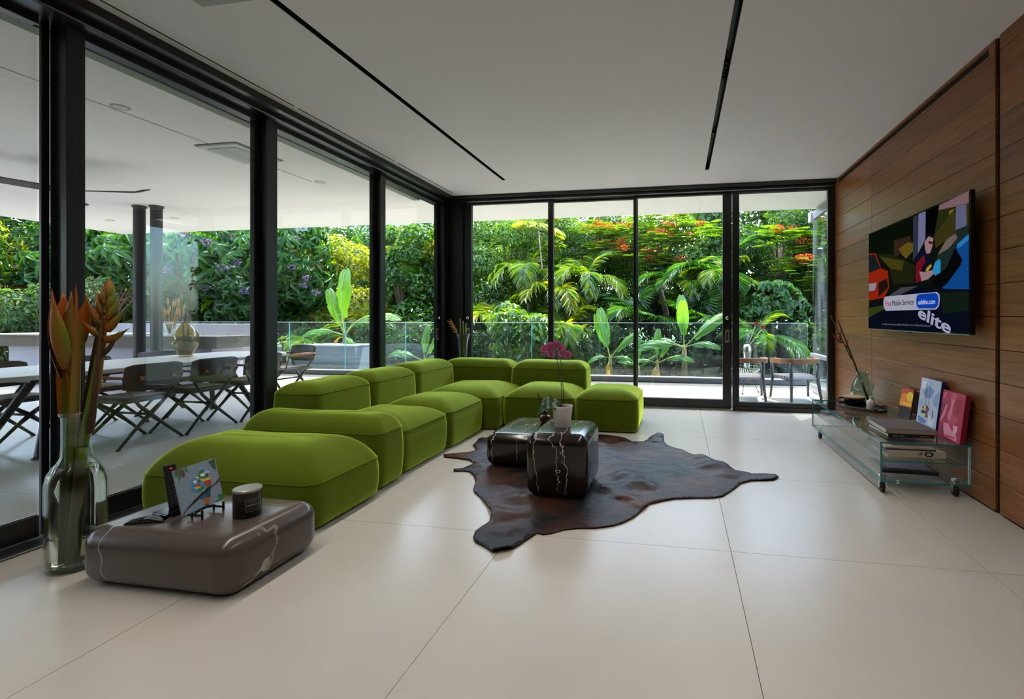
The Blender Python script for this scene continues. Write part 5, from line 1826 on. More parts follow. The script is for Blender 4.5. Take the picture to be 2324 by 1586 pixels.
jar('glass jar holding bare twigs on the terrace bar', -10.15, 6.95, 0.925, 0.09, 0.20)
jar('glass jar holding dried grasses on the terrace bar', -8.85, 6.95, 0.90, 0.085, 0.22)
tw_ = thing('dry_twigs', 'spray of bare brown twigs in a jar on the terrace bar', 'twigs', (-10.15, 6.95, 0.95))
tr_ = random.Random(11)
twm = pbr('twig_brown', '#7a5a48', 0.8)
for k in range(16):
    a = tr_.uniform(0, 2 * PI)
    sp = tr_.uniform(0.2, 0.62)
    L = tr_.uniform(0.6, 0.95)
    p0 = Vector((0.02 * math.cos(a), 0.02 * math.sin(a), 0.0))
    p1 = Vector((sp * 0.35 * math.cos(a), sp * 0.35 * math.sin(a), L * 0.5))
    p2 = Vector((sp * math.cos(a), sp * math.sin(a), L))
    b = MB()
    b.tube([p0, p1, p2], [0.006, 0.005, 0.002], 5)
    for q in range(4):
        t = tr_.uniform(0.3, 0.95)
        c = p1.lerp(p2, t)
        d = Vector((tr_.uniform(-1, 1), tr_.uniform(-1, 1), tr_.uniform(0.1, 1))) * tr_.uniform(0.08, 0.2)
        b.tube([c, c + d * 0.6, c + d], [0.003, 0.002, 0.001], 4)
    b.build('twig', twm, tw_)
gr_ = thing('dried_grasses', 'bundle of straw coloured dried grasses in a jar on the terrace bar', 'dried flowers', (-8.85, 6.95, 0.93))
grm = pbr('straw', '#a98a4c', 0.8)
for k in range(18):
    a = tr_.uniform(0, 2 * PI)
    sp = tr_.uniform(0.05, 0.26)
    L = tr_.uniform(0.4, 0.72)
    p0 = Vector((0, 0, 0))
    p2 = Vector((sp * math.cos(a), sp * math.sin(a), L))
    b = MB()
    b.tube([p0, p2.lerp(p0, 0.4), p2], [0.004, 0.004, 0.003], 5)
    d = (p2 - p0).normalized()
    b.tube([p2 - d * 0.14, p2 - d * 0.08, p2], [0.005, 0.022, 0.004], 6)
    b.build('grass_stem', grm, gr_)

# ------------------------------------------------------------------ two lounge chairs and a wire table outside the back glazing
LW = pbr('teak_arm', '#8a5f40', 0.5, noise=(14, 0.15))
LL = pbr('lounge_leg', '#3c3e40', 0.4)
LS = pbr('rope_seat', '#8f8f92', 0.8, noise=(60, 0.2))
LS2 = pbr('rope_groove', '#4a4a4c', 0.9)


def make_lounge():
    """faces +Y locally (back towards the house)"""
    t = thing('lounge_chair', 'x', 'chair')
    pts = []
    for k in range(19):
        a = R(-20 - 140 * k / 18)
        pts.append((0.30 * math.cos(a), 0.05 + 0.30 * math.sin(a) * 0.95, 0.595 - 0.012 * math.cos(a) ** 2))
    arm = [(0.285, 0.32, 0.565)] + [(0.295, 0.12, 0.58)] + pts + [(-0.295, 0.12, 0.58), (-0.285, 0.32, 0.565)]
    m = MB()
    # flat section rail: two stacked tubes joined as a band
    vs, fs = [], []
    n = len(arm)
    for i, p in enumerate(arm):
        q0, q1 = Vector(arm[max(i - 1, 0)]), Vector(arm[min(i + 1, n - 1)])
        d = (q1 - q0)
        nrm = Vector((d.y, -d.x, 0)).normalized()
        for (o_, z_) in ((-0.014, -0.045), (0.014, -0.045), (0.018, 0.03), (-0.018, 0.03)):
            v = Vector(p) + nrm * o_
            vs.append((v.x, v.y, v.z + z_))
    for i in range(n - 1):
        for k in range(4):
            k2 = (k + 1) % 4
            fs.append((i * 4 + k, i * 4 + k2, (i + 1) * 4 + k2, (i + 1) * 4 + k))
    fs += [(3, 2, 1, 0), tuple((n - 1) * 4 + k for k in range(4))]
    MB().add(vs, fs).build('wood_arm', LW, t, bev=0.004)
    for s in (-1, 1):
        MB().tube([(s * 0.285, 0.29, 0.54), (s * 0.275, 0.28, 0.30), (s * 0.295, 0.31, 0.0)], [0.022, 0.024, 0.018], 8).build('leg', LL, t, smooth=True)
        MB().tube([(s * 0.20, -0.19, 0.565), (s * 0.19, -0.18, 0.36), (s * 0.22, -0.25, 0.0)], [0.022, 0.028, 0.018], 8).build('leg', LL, t, smooth=True)
        MB().tube([(s * 0.28, 0.28, 0.33), (s * 0.195, -0.18, 0.30)], 0.012, 8).build('side_bar', LL, t, smooth=True)
    seat = MB()
    seat.prism([(-0.28, 0.30), (0.28, 0.30), (0.20, -0.20), (-0.20, -0.20)], 0.315, 0.35)
    so = seat.build('seat', LS, t, bev=0.012, seg=3)
    for k in range(14):
        y = -0.18 + 0.47 * k / 13
        w = 0.20 + 0.08 * (y + 0.2) / 0.5
        bx('rope', -w - 0.004, w + 0.004, y - 0.004, y + 0.010, 0.31, 0.357, LS if k % 2 else LS2, so, bev=0.003)
    return t


lc = make_lounge()
for k, (x, y, rz, lab) in enumerate(((1.0, 7.42, 4, 'wood-armed terrace lounge chair with rope seat beside the window stile'), (1.74, 7.42, 12, 'wood-armed terrace lounge chair with rope seat beside the side screen'))):
    o = lc if k == 0 else copy_tree(lc)
    o.location = (x, y, 0)
    o.rotation_euler = (0, 0, R(rz))
    tag(o, lab, 'chair', 'terrace lounge chairs')

wt = thing('wire_side_table', 'round glass topped side table with a white cord cone and thin black legs', 'side table', (1.06, 7.98, 0))
q = MB().lathe([(0.27, 0.415), (0.275, 0.419), (0.27, 0.423)], 40)
q.build('glass_top', thin_glass('table_glass', (0.75, 0.88, 0.86), 0.08), wt)
cw = pbr('white_cord', '#d8d4c8', 0.8)
for k in range(36):
    a = 2 * PI * k / 36
    MB().tube([(0.255 * math.cos(a), 0.255 * math.sin(a), 0.412), (0.10 * math.cos(a + 0.2), 0.10 * math.sin(a + 0.2), 0.27)], 0.003, 4).build('cord', cw, wt)
rg = MB()
for (rr_, z_) in ((0.255, 0.412), (0.10, 0.27)):
    rg.tube([(rr_ * math.cos(2 * PI * k / 28), rr_ * math.sin(2 * PI * k / 28), z_) for k in range(29)], 0.005, 6, cap=False)
rg.build('ring', M['black'], wt, smooth=True)
for k in range(3):
    a = R(250 + 120 * k)
    lg = MB()
    lg.tube([(0.25 * math.cos(a), 0.25 * math.sin(a), 0.41), (0.08 * math.cos(a), 0.08 * math.sin(a), 0.27), (0.21 * math.cos(a), 0.21 * math.sin(a), 0.012)], 0.006, 6)
    lg.lathe([(0.004, 0.0), (0.013, 0.006), (0.013, 0.016), (0.004, 0.024)], 8, c=(0.21 * math.cos(a), 0.21 * math.sin(a), 0))
    lg.build('leg', M['black'], wt, smooth=True)
sv = thing('silver_vase', 'silver glass vase on the round terrace side table', 'vase', (1.08, 7.96, 0.423))
MB().lathe([(0.02, 0.0), (0.042, 0.0), (0.048, 0.01), (0.055, 0.12), (0.068, 0.22), (0.066, 0.30), (0.050, 0.355), (0.046, 0.352), (0.060, 0.29), (0.02, 0.05)], 28).build('vase_body', pbr('silver_glass', '#b9c0c0', 0.12, metal=0.85), sv, smooth=True)
rs_ = thing('red_roses', 'two dark red roses with leaves leaning out of the silver vase', 'flowers', (1.08, 7.96, 0.62))
rosem = pbr('rose_red', '#8c1830', 0.6)
for (x, y, z) in ((0.14, 0.0, 0.49), (0.25, 0.02, 0.43)):
    s_ = MB()
    stem_between(s_, (0, 0, 0.10), (x, y, z), 0.006, 0.005, n=3, seg=6)
    s_.build('stem', pbr('rose_stem', '#b8a49a', 0.7) if 'rose_stem' not in bpy.data.materials else bpy.data.materials['rose_stem'], rs_, smooth=True)
    b = MB()
    for layer in range(3):
        r0 = 0.036 - layer * 0.009
        for k in range(5):
            a = 2 * PI * k / 5 + layer * 0.6
            pv = []
            for (u, v) in ((-0.6, 0), (0.6, 0), (0.75, 1), (-0.75, 1)):
                rr2 = r0 * (0.75 + 0.42 * v)
                pv.append((x + rr2 * math.cos(a + u * 0.7), y + rr2 * math.sin(a + u * 0.7), z + (v - 0.3) * 0.05))
            b.add(pv, [(0, 1, 2, 3)])
    b.lathe([(0.006, -0.025), (0.028, -0.01), (0.030, 0.012), (0.02, 0.028), (0.006, 0.034)], 10, c=(x, y, z))
    b.build('rose_head', rosem, rs_)
lm2 = leaf_mat('rose_leaf', '#3f7a30', '#6aa84a', None, 0.3)
for k in range(11):
    a = tr_.uniform(-0.4, 0.9)
    b0 = Vector((0.10 + 0.16 * tr_.random(), tr_.uniform(-0.05, 0.05), 0.14 + 0.18 * tr_.random()))
    d = Vector((math.cos(a), tr_.uniform(-0.4, 0.4), math.sin(a))).normalized() * 0.09
    sd = d.cross(Vector((0, 1, 0))).normalized() * 0.028
    MB().add([b0, b0 + d * 0.5 + sd, b0 + d, b0 + d * 0.5 - sd], [(0, 1, 2, 3)]).build('leaf', lm2, rs_)
# ------------------------------------------------------------------ garden
gr = MB()
gr.box(-60, 40, 9.45, 90, -0.6, -0.06)
gr.box(-60, -13.25, -30, 9.45, -0.6, -0.06)
gr.box(3.25, 40, -30, 9.45, -0.6, -0.06)
tag(gr.build('floor_garden', pbr('garden_soil', '#3a3f22', 0.95, noise=(0.8, 0.3))), 'planted garden ground beyond the terrace', None, kind='structure')

BARK = pbr('bark', '#5a4a38', 0.9, noise=(5, 0.25), bump=(14, 0.5))
BARK2 = pbr('pale_bark', '#8a7a62', 0.9, noise=(5, 0.2))
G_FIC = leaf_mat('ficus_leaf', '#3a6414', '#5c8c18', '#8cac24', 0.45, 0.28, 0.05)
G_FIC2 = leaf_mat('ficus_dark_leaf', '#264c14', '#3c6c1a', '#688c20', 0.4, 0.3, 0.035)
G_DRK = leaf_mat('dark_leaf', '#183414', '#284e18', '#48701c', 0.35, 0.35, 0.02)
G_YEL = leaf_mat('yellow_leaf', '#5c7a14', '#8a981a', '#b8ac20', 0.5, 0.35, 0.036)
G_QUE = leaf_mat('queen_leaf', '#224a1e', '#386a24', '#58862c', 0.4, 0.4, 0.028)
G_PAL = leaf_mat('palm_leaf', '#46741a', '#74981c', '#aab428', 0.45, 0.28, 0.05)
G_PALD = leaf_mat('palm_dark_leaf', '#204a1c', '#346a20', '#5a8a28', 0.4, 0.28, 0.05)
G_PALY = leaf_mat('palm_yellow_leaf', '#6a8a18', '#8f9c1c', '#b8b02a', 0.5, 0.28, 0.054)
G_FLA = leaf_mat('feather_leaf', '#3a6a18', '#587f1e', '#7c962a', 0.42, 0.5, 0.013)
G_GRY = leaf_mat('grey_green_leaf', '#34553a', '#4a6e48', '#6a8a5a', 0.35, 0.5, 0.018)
F_ORA = leaf_mat('orange_flower', '#c0401a', '#d8582a', '#e8783a', 0.4, 0.6, 0.009)
F_PUR = leaf_mat('purple_flower', '#6a4ca8', '#8466bc', '#a890d0', 0.4, 0.6, 0.009)


def leaf_mesh(P, D, N, L, W, fold=0.25, curl=0.15):
    """numpy: n pointed leaves, each two quads folded on the midrib"""
    n = len(P)
    D = D / (np.linalg.norm(D, axis=1, keepdims=True) + 1e-9)
    S = np.cross(D, N)
    S /= (np.linalg.norm(S, axis=1, keepdims=True) + 1e-9)
    U = np.cross(S, D)
    L = np.broadcast_to(np.asarray(L, float).reshape(-1, 1), (n, 1))
    W = np.broadcast_to(np.asarray(W, float).reshape(-1, 1), (n, 1))
    v = np.empty((n, 6, 3))
    v[:, 0] = P
    v[:, 1] = P + D * L * 0.35 + S * W * 0.5 + U * W * fold
    v[:, 2] = P + D * L * 0.72 + S * W * 0.36 + U * W * fold * 0.7 - U * L * curl * 0.3
    v[:, 3] = P + D * L - U * L * curl
    v[:, 4] = P + D * L * 0.72 - S * W * 0.36 + U * W * fold * 0.7 - U * L * curl * 0.3
    v[:, 5] = P + D * L * 0.35 - S * W * 0.5 + U * W * fold
    base = (np.arange(n) * 6)[:, None]
    q = np.concatenate([base + np.array([[0, 1, 2, 3]]), base + np.array([[0, 3, 4, 5]])], axis=1).reshape(-1, 4)
    return v.reshape(-1, 3), q


def unit(rng, n):
    v = rng.normal(size=(n, 3))
    return v / np.linalg.norm(v, axis=1, keepdims=True)


def blob_points(rng, blobs, n):
    """points near the shells of ellipsoids + outward normals"""
    blobs = np.array(blobs, float)
    vol = blobs[:, 3] * blobs[:, 4] + blobs[:, 4] * blobs[:, 5] + blobs[:, 3] * blobs[:, 5]
    idx = rng.choice(len(blobs), n, p=vol / vol.sum())
    u = unit(rng, n)
    r = rng.uniform(0.55, 1.0, (n, 1)) ** 0.6
    rad = blobs[idx, 3:6]
    # lumpy surface
    lump = 1 + 0.16 * np.sin(5 * u[:, :1] + idx[:, None]) * np.sin(6 * u[:, 1:2] + 2 * idx[:, None]) + 0.1 * np.sin(11 * u[:, 2:3] + idx[:, None])
    P = blobs[idx, :3] + u * rad * r * lump
    N = u / rad
    N /= np.linalg.norm(N, axis=1, keepdims=True)
    return P, N


def subblobs(rng, blobs, k, f=0.45):
    out = []
    for b in blobs:
        u = unit(rng, k)
        for q in u:
            out.append((b[0] + q[0] * b[3] * 0.75, b[1] + q[1] * b[4] * 0.75, b[2] + q[2] * b[5] * 0.75, b[3] * f, b[4] * f, b[5] * f * 0.8))
    return out


def trunk(par, pts, rs, mat=None, name='trunk'):
    return MB().tube(pts, rs, 9).build(name, mat or BARK, par, smooth=True)


def broad_tree(name, label, x, y, blobs, n, L, W, mat, seed, trunk_pts=None, cat='tree', group='garden trees beyond the terrace', cluster=9, droop=0.4, f=0.45):
    rng = np.random.default_rng(seed)
    t = thing(name, label, cat, (x, y, -0.06), group=group)
    sb_ = subblobs(rng, blobs, cluster, f)
    P, N = blob_points(rng, sb_, n)
    D = np.cross(N, unit(rng, n)) + N * 0.5
    D[:, 2] -= droop
    Nn = N * 1.2 + np.array([0, 0, 0.5]) + unit(rng, n) * 0.5
    Ls = rng.uniform(0.7, 1.2, n) * L
    v, q = leaf_mesh(P, D, Nn, Ls, Ls * W)
    o = np_mesh('foliage', v, q, mat, t)
    o['kind'] = 'stuff'
    tp = trunk_pts or [(0, 0, 0), (0.05, 0.03, blobs[0][2] * 0.5), (blobs[0][0], blobs[0][1], blobs[0][2])]
    trunk(t, tp, [0.11 - 0.06 * k / (len(tp) - 1) for k in range(len(tp))])
    top = tp[-1]
    br = MB()
    for b in blobs[1:] + sb_[:6]:
        m = Vector(top).lerp(Vector(b[:3]), 0.5) + Vector((0, 0, -0.15))
        br.tube([tp[len(tp) // 2], m, b[:3]], [0.04, 0.028, 0.01], 6)
    br.build('branches', BARK, t, smooth=True)
    return t


HAND_LEAVES = {}


def hand_leaf(L, W, mat, leaflets, seed):
    rng = np.random.default_rng(seed)
    a = 2 * np.pi * np.arange(leaflets) / leaflets + rng.uniform(-0.2, 0.2, leaflets)
    D = np.stack([np.cos(a), np.sin(a), np.full(leaflets, -0.35) + rng.uniform(-0.15, 0.15, leaflets)], axis=1)
    Ls = rng.uniform(0.75, 1.2, leaflets) * L
    v, q = leaf_mesh(np.zeros((leaflets, 3)), D, np.tile((0.0, 0.0, 1.0), (leaflets, 1)), Ls, Ls * W, curl=0.3)
    o = np_mesh('leaf', v, q, mat)
    me = o.data
    bpy.data.objects.remove(o)
    return me


def palmate_tree(name, label, x, y, blobs, nc, L, W, mat, seed, leaflets=7, parts=220, flowers=0, fl_mat=None, cat='tree', group='garden trees beyond the terrace'):
    rng = np.random.default_rng(seed)
    t = thing(name, label, cat, (x, y, -0.06), group=group)
    Pc, Nc = blob_points(rng, blobs, nc)
    # the leaves nearest the house are separate parts, the rest one mass
    order = np.argsort(Pc[:, 1] - 0.25 * np.abs(Pc[:, 2] - 2.2) * 0 + 0.35 * Nc[:, 1])
    front, rest = order[:parts], order[parts:]
    key = (mat.name, round(L, 3), leaflets)
    if key not in HAND_LEAVES:
        HAND_LEAVES[key] = [hand_leaf(L, W, mat, leaflets, 700 + q) for q in range(6)]
    for q, i in enumerate(front):
        o = bpy.data.objects.new('leaf', HAND_LEAVES[key][q % 6])
        COL.objects.link(o)
        o.parent = t
        o.location = Pc[i]
        nn = Vector(Nc[i]) + Vector((0, 0, 0.45))
        o.rotation_mode = 'QUATERNION'
        o.rotation_quaternion = nn.to_track_quat('Z', 'Y') @ Euler((0, 0, rng.uniform(0, 6.28))).to_quaternion()
        k_ = rng.uniform(0.8, 1.2)
        o.scale = (k_, k_, k_)
    Pc, Nc = Pc[rest], Nc[rest]
    nc = len(rest)
    Ps, Ds, Ns = [], [], []
    A = np.cross(Nc, unit(rng, nc))
    A /= np.linalg.norm(A, axis=1, keepdims=True)
    B = np.cross(Nc, A)
    for k in range(leaflets):
        a = 2 * np.pi * k / leaflets + rng.uniform(-0.2, 0.2, (nc, 1))
        D = A * np.cos(a) + B * np.sin(a) + Nc * 0.15
        D[:, 2] -= 0.55
        Ps.append(Pc)
        Ds.append(D)
        Ns.append(Nc + np.array([0, 0, 0.6]))
    P, D, N = np.concatenate(Ps), np.concatenate(Ds), np.concatenate(Ns)
    Ls = rng.uniform(0.75, 1.2, len(P)) * L
    v, q = leaf_mesh(P, D, N, Ls, Ls * W, curl=0.3)
    o = np_mesh('foliage', v, q, mat, t)
    o['kind'] = 'stuff'
    trunk(t, [(0, 0.4, 0), (0.1, 0.4, 1.0), (blobs[0][0], blobs[0][1] + 0.2, blobs[0][2])], [0.09, 0.07, 0.04])
    br = MB()
    for b in blobs[1:]:
        br.tube([(0.1, 0.4, 1.0), Vector((0.1, 0.4, 1.0)).lerp(Vector(b[:3]), 0.6) + Vector((0, 0, 0.1)), b[:3]], [0.03, 0.022, 0.01], 6)
    br.build('branches', BARK, t, smooth=True)
    return t


def flower_cluster(par, p, r, n, mat, seed, name='flower_cluster', petal=0.035):
    rng = np.random.default_rng(seed)
    u = unit(rng, n)
    P = np.array(p) + u * rng.uniform(0.4, 1, (n, 1)) * np.array(r)
    D = u + unit(rng, n) * 0.6
    v, q = leaf_mesh(P, D, unit(rng, n), petal, petal * 0.9)
    return np_mesh(name, v, q, mat, par)


# ---- palms
def frond_mesh(name, L, leaflet, width, arch, mat, seed, n=34, vee=0.55, droop=0.5, ragged=0.0):
    """pinnate frond leaving the origin along +X and up, arching over"""
    rng = np.random.default_rng(seed)
    ts = np.linspace(0, 1, 14)
    pts = [(L * (t * (1 - 0.25 * arch * t)), 0, L * (0.75 * t - arch * t * t)) for t in ts]
    P, D, N = [], [], []
    for i in range(n):
        t = 0.12 + 0.88 * i / (n - 1)
        p = np.array((L * (t * (1 - 0.25 * arch * t)), 0, L * (0.75 * t - arch * t * t)))
        tg = np.array((1 - 0.5 * arch * t, 0, 0.75 - 2 * arch * t))
        tg /= np.linalg.norm(tg)
        up = np.array((-tg[2], 0, tg[0]))
        for s in (-1, 1):
            d = tg * (0.5 + 0.5 * t) + np.array((0, s, 0)) * (1.0 - 0.35 * t) + up * vee + np.array((0, 0, -droop))
            d += rng.normal(size=3) * (0.06 + ragged)
            P.append(p)
            D.append(d)
            N.append(up + rng.normal(size=3) * 0.1)
    ll = np.array([leaflet * (0.55 + 0.75 * math.sin(PI * (0.1 + 0.85 * (i // 2) / (n - 1)))) for i in range(2 * n)])
    v, q = leaf_mesh(np.array(P), np.array(D), np.array(N), ll, np.full(2 * n, width), curl=0.28, fold=0.2)
    # rachis
    r = MB().tube(pts, [0.014 * (1 - 0.75 * t) for t in ts], 5)
    rv = np.array([tuple(p) for p in r.v])
    rq = np.array([f for f in r.f if len(f) == 4]) + len(v)
    me_o = np_mesh(name, np.concatenate([v, rv]), np.concatenate([q, rq]), mat)
    me = me_o.data
    bpy.data.objects.remove(me_o)
    return me


FR_A = frond_mesh('frond', 1.75, 0.42, 0.040, 0.75, G_PAL, 1)
FR_AY = frond_mesh('frond', 1.6, 0.36, 0.055, 0.8, G_PALY, 2, n=30, ragged=0.12)
FR_D = frond_mesh('frond', 2.0, 0.48, 0.036, 0.70, G_PALD, 3, n=42)
FR_F = frond_mesh('frond', 1.5, 0.34, 0.075, 0.9, G_PAL, 4, n=26, ragged=0.2, droop=0.8)


def fan_frond(name, L, n, mat, seed):
    rng = np.random.default_rng(seed)
    P, D, N = [], [], []
    for i in range(n):
        a = R(-115 + 230 * i / (n - 1))
        P.append((0.55 * L, 0, 0.38 * L))
        D.append((math.cos(a), math.sin(a), 0.25 - 0.25 * abs(a) + rng.normal() * 0.04))
        N.append((0, 0, 1))
    v, q = leaf_mesh(np.array(P, float), np.array(D, float), np.array(N, float), np.full(n, L * 0.55), np.full(n, 0.055), curl=0.2, fold=0.3)
    r = MB().tube([(0, 0, 0), (0.3 * L, 0, 0.25 * L), (0.55 * L, 0, 0.38 * L)], 0.010, 5)
    rv = np.array([tuple(p) for p in r.v])
    rq = np.array([f for f in r.f if len(f) == 4]) + len(v)
    o = np_mesh(name, np.concatenate([v, rv]), np.concatenate([q, rq]), mat)
    me = o.data
    bpy.data.objects.remove(o)
    return me


FR_FAN = fan_frond('fan_leaf', 1.1, 26, G_PALD, 5)
FR_FANY = fan_frond('fan_leaf', 0.8, 22, G_PALY, 6)


def palm(name, label, x, y, h, meshes, n, seed, tilt=(0, 0), scale=1.0, tr=0.045, el=(-25, 45), group='palms beyond the terrace', nm='frond'):
    rg_ = random.Random(seed)
    t = thing(name, label, 'palm', (x, y, -0.06), group=group)
    top = (tilt[0], tilt[1], h)
    trunk(t, [(0, 0, 0), (tilt[0] * 0.3, tilt[1] * 0.3, h * 0.5), top], [tr * 1.2, tr, tr * 0.8], BARK2)
    for k in range(n):
        o = bpy.data.objects.new(nm, meshes[k % len(meshes)])
        COL.objects.link(o)
        o.parent = t
        o.location = top
        e = el[0] + (el[1] - el[0]) * ((k * 0.618) % 1)
        o.rotation_euler = Euler((0, -R(e), 0)).to_matrix().to_euler()
        o.rotation_euler = (Matrix.Rotation(R(k * 137.5 + rg_.uniform(-12, 12)), 3, 'Z') @ Matrix.Rotation(-R(e), 3, 'Y')).to_euler()
        s = scale * rg_.uniform(0.85, 1.15)
        o.scale = (s, s, s)
    return t


# ---- banana plants
BAN = leaf_mat('banana_leaf', '#4c8a1c', '#64a024', '#7cb02c', 0.5, 0.3, 0.045)
BANY = leaf_mat('banana_dry_leaf', '#b08a1c', '#c89a24', '#d8a82c', 0.4, 0.5, 0.018)
BST = pbr('banana_stem', '#8a7a4a', 0.8, noise=(6, 0.25))


def banana_leaf_mesh(name, L, W, arch, mat, seed, stalk=0.22):
    rng = random.Random(seed)
    n, m = 20, 4
    vs, fs = [], []
    for i in range(n + 1):
        t = i / n
        x = L * (stalk + (1 - stalk) * t)
        tt = x / L
        cx = x * (1 - 0.2 * arch * tt)
        cz = L * (0.7 * tt - arch * tt * tt)
        w = W * (math.sin(PI * min(1, 0.06 + 0.9 * t)) ** 0.55)
        tear = 1.0 - (0.18 if rng.random() < 0.25 else 0.0)
        for k in range(-m, m + 1):
            a = k / m
            vs.append((cx + 0.03 * abs(a), w * a * (tear if abs(a) > 0.6 else 1), cz - 0.20 * w * abs(a) ** 1.5 + 0.012 * math.sin(14 * t + 2 * k)))
    c = 2 * m + 1
    for i in range(n):
        for k in range(2 * m):
            fs.append((i * c + k, i * c + k + 1, (i + 1) * c + k + 1, (i + 1) * c + k))
    pts = []
    for i in range(11):
        tt = i / 10 * 0.98
        pts.append((L * tt * (1 - 0.2 * arch * tt), 0, L * (0.7 * tt - arch * tt * tt) + 0.004))
    r = MB().tube(pts, [0.016 * (1 - 0.85 * i / 10) for i in range(11)], 6)
    off = len(vs)
    rb = MB().add(vs, fs)
    rb.add(r.v, [f for f in r.f if len(f) == 4], 1)
    o = rb.build(name, [mat, pbr('banana_rib', '#a8b060', 0.6) if 'banana_rib' not in bpy.data.materials else bpy.data.materials['banana_rib']], smooth=True)
    me = o.data
    bpy.data.objects.remove(o)
    return me


BL = [banana_leaf_mesh('leaf', 1.0, 0.15, 0.75, BAN, 1), banana_leaf_mesh('leaf', 1.0, 0.17, 0.35, BAN, 2), banana_leaf_mesh('leaf', 1.0, 0.15, 1.05, BAN, 3)]
BLY = banana_leaf_mesh('leaf', 0.8, 0.10, 1.2, BANY, 4)


def banana(label, x, y, h, leaves, r=0.045, dry=()):
    """leaves: (azimuth, pitch, kind, scale)"""
    t = thing('banana_plant', label, 'banana plant', (x, y, -0.06), group='banana plants behind the balustrade')
    trunk(t, [(0, 0, 0), (0.01, 0, h * 0.5), (0, 0, h + 0.06)], [r * 1.35, r * 1.1, r * 0.8], BST, 'pseudostem')
    for (az, pit, kd, s) in leaves:
        o = bpy.data.objects.new('leaf', BL[kd])
        COL.objects.link(o)
        o.parent = t
        o.location = (0, 0, h)
        o.rotation_euler = (Matrix.Rotation(R(az), 3, 'Z') @ Matrix.Rotation(-R(pit), 3, 'Y') @ Matrix.Rotation(R(48 * math.cos(R(az)) + (az * 7) % 16 - 8), 3, 'X')).to_euler()
        o.scale = (s * 1.15, s * 0.8, s * 1.1)
    for (az, pit, s) in dry:
        o = bpy.data.objects.new('dry_leaf', BLY)
        COL.objects.link(o)
        o.parent = t
        o.location = (0, 0, h - 0.04)
        o.rotation_euler = (Matrix.Rotation(R(az), 3, 'Z') @ Matrix.Rotation(-R(pit), 3, 'Y')).to_euler()
        o.scale = (s, s, s)
    return t


banana('tall banana plant with broad upright leaf behind the balustrade, in the third door', 0.10, 9.75, 0.66, [(190, 0, 0, 0.95), (165, 10, 0, 0.75), (100, 62, 1, 0.95), (265, 58, 1, 0.85), (15, 28, 1, 0.95), (-12, 2, 0, 0.72)], 0.05)
banana('small banana plant with a withered yellow leaf left of the tall one', -0.44, 9.7, 0.34, [(185, 0, 0, 0.55), (80, 62, 1, 0.62), (5, 6, 0, 0.75), (40, 45, 1, 0.5)], 0.035, dry=[(250, -45, 0.5), (280, -55, 0.45)])
banana('banana plant with two drooping leaves behind the ottoman', -1.42, 9.8, 0.42, [(120, 60, 1, 0.95), (150, 62, 1, 0.85), (10, 30, 1, 0.75), (355, -5, 0, 0.5), (200, 0, 2, 0.5)], 0.035, dry=[(260, -50, 0.5)])
banana('tall banana plant with torn leaves seen through the middle left pane', -7.62, 9.82, 0.85, [(95, 68, 1, 1.35), (150, 60, 1, 1.0), (0, 18, 0, 1.45), (195, 5, 2, 0.9), (210, 0, 0, 0.9), (330, -30, 2, 0.8)], 0.055, dry=[(185, -25, 0.6)])
banana('small banana plant beside the far left pane, right of the torn one', -5.5, 9.6, 0.30, [(180, 10, 0, 0.9), (20, 45, 1, 0.8), (350, 10, 0, 0.6), (90, 60, 1, 0.7)], 0.035)
banana('short banana shoot left of the withered one', -0.82, 9.72, 0.22, [(100, 60, 1, 0.6), (180, 20, 0, 0.45), (10, 25, 1, 0.4)], 0.03, dry=[(240, -50, 0.4)])

# ---- leafy trees, left to right
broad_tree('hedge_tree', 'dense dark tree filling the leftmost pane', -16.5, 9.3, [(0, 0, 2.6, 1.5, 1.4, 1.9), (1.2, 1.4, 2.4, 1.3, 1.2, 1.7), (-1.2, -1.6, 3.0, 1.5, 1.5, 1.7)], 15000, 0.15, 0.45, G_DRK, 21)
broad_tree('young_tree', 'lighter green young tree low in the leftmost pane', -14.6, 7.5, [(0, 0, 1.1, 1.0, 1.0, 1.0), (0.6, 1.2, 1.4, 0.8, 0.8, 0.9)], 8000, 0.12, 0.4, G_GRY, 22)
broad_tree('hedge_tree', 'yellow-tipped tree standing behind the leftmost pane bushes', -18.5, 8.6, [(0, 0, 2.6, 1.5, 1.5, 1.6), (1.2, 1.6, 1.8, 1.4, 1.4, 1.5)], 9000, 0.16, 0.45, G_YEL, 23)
for k, (x, y, w) in enumerate(((-15.4, 4.4, 'beside the terrace, left of the young tree'), (-15.8, 1.4, 'further left along the open end of the terrace'), (-16.2, -1.8, 'at the house end of the open terrace side'))):
    broad_tree('hedge_tree', 'bushy green tree ' + w, x, y, [(0, 0, 1.5, 1.5, 1.6, 1.5), (0.3, 0.9, 2.9, 1.3, 1.3, 1.2), (-0.2, -0.9, 2.6, 1.3, 1.3, 1.3)], 9000, 0.15, 0.45, (G_FIC2, G_DRK, G_FIC2)[k], 221 + k)
palmate_tree('umbrella_tree', 'tree with large drooping hand-shaped leaves left of the round column', -14.0, 10.2, [(0, 0, 2.6, 1.4, 1.1, 1.3), (1.1, 0.2, 2.4, 1.1, 1.0, 1.2), (-1.2, -0.6, 2.2, 1.1, 1.0, 1.3), (0.3, 0.4, 1.2, 1.6, 1.0, 0.9)], 620, 0.33, 0.30, G_QUE, 24)
q2 = palmate_tree('flowering_tree', 'large-leaved tree with purple flowers behind the amber vase', -11.6, 10.4, [(0, 0, 2.7, 1.3, 1.0, 1.2), (1.2, 0.1, 2.6, 1.0, 0.9, 1.2), (-1.0, 0.1, 2.0, 1.1, 0.9, 1.2), (0.6, 0.2, 1.6, 1.2, 0.8, 0.9)], 760, 0.27, 0.32, G_QUE, 25)
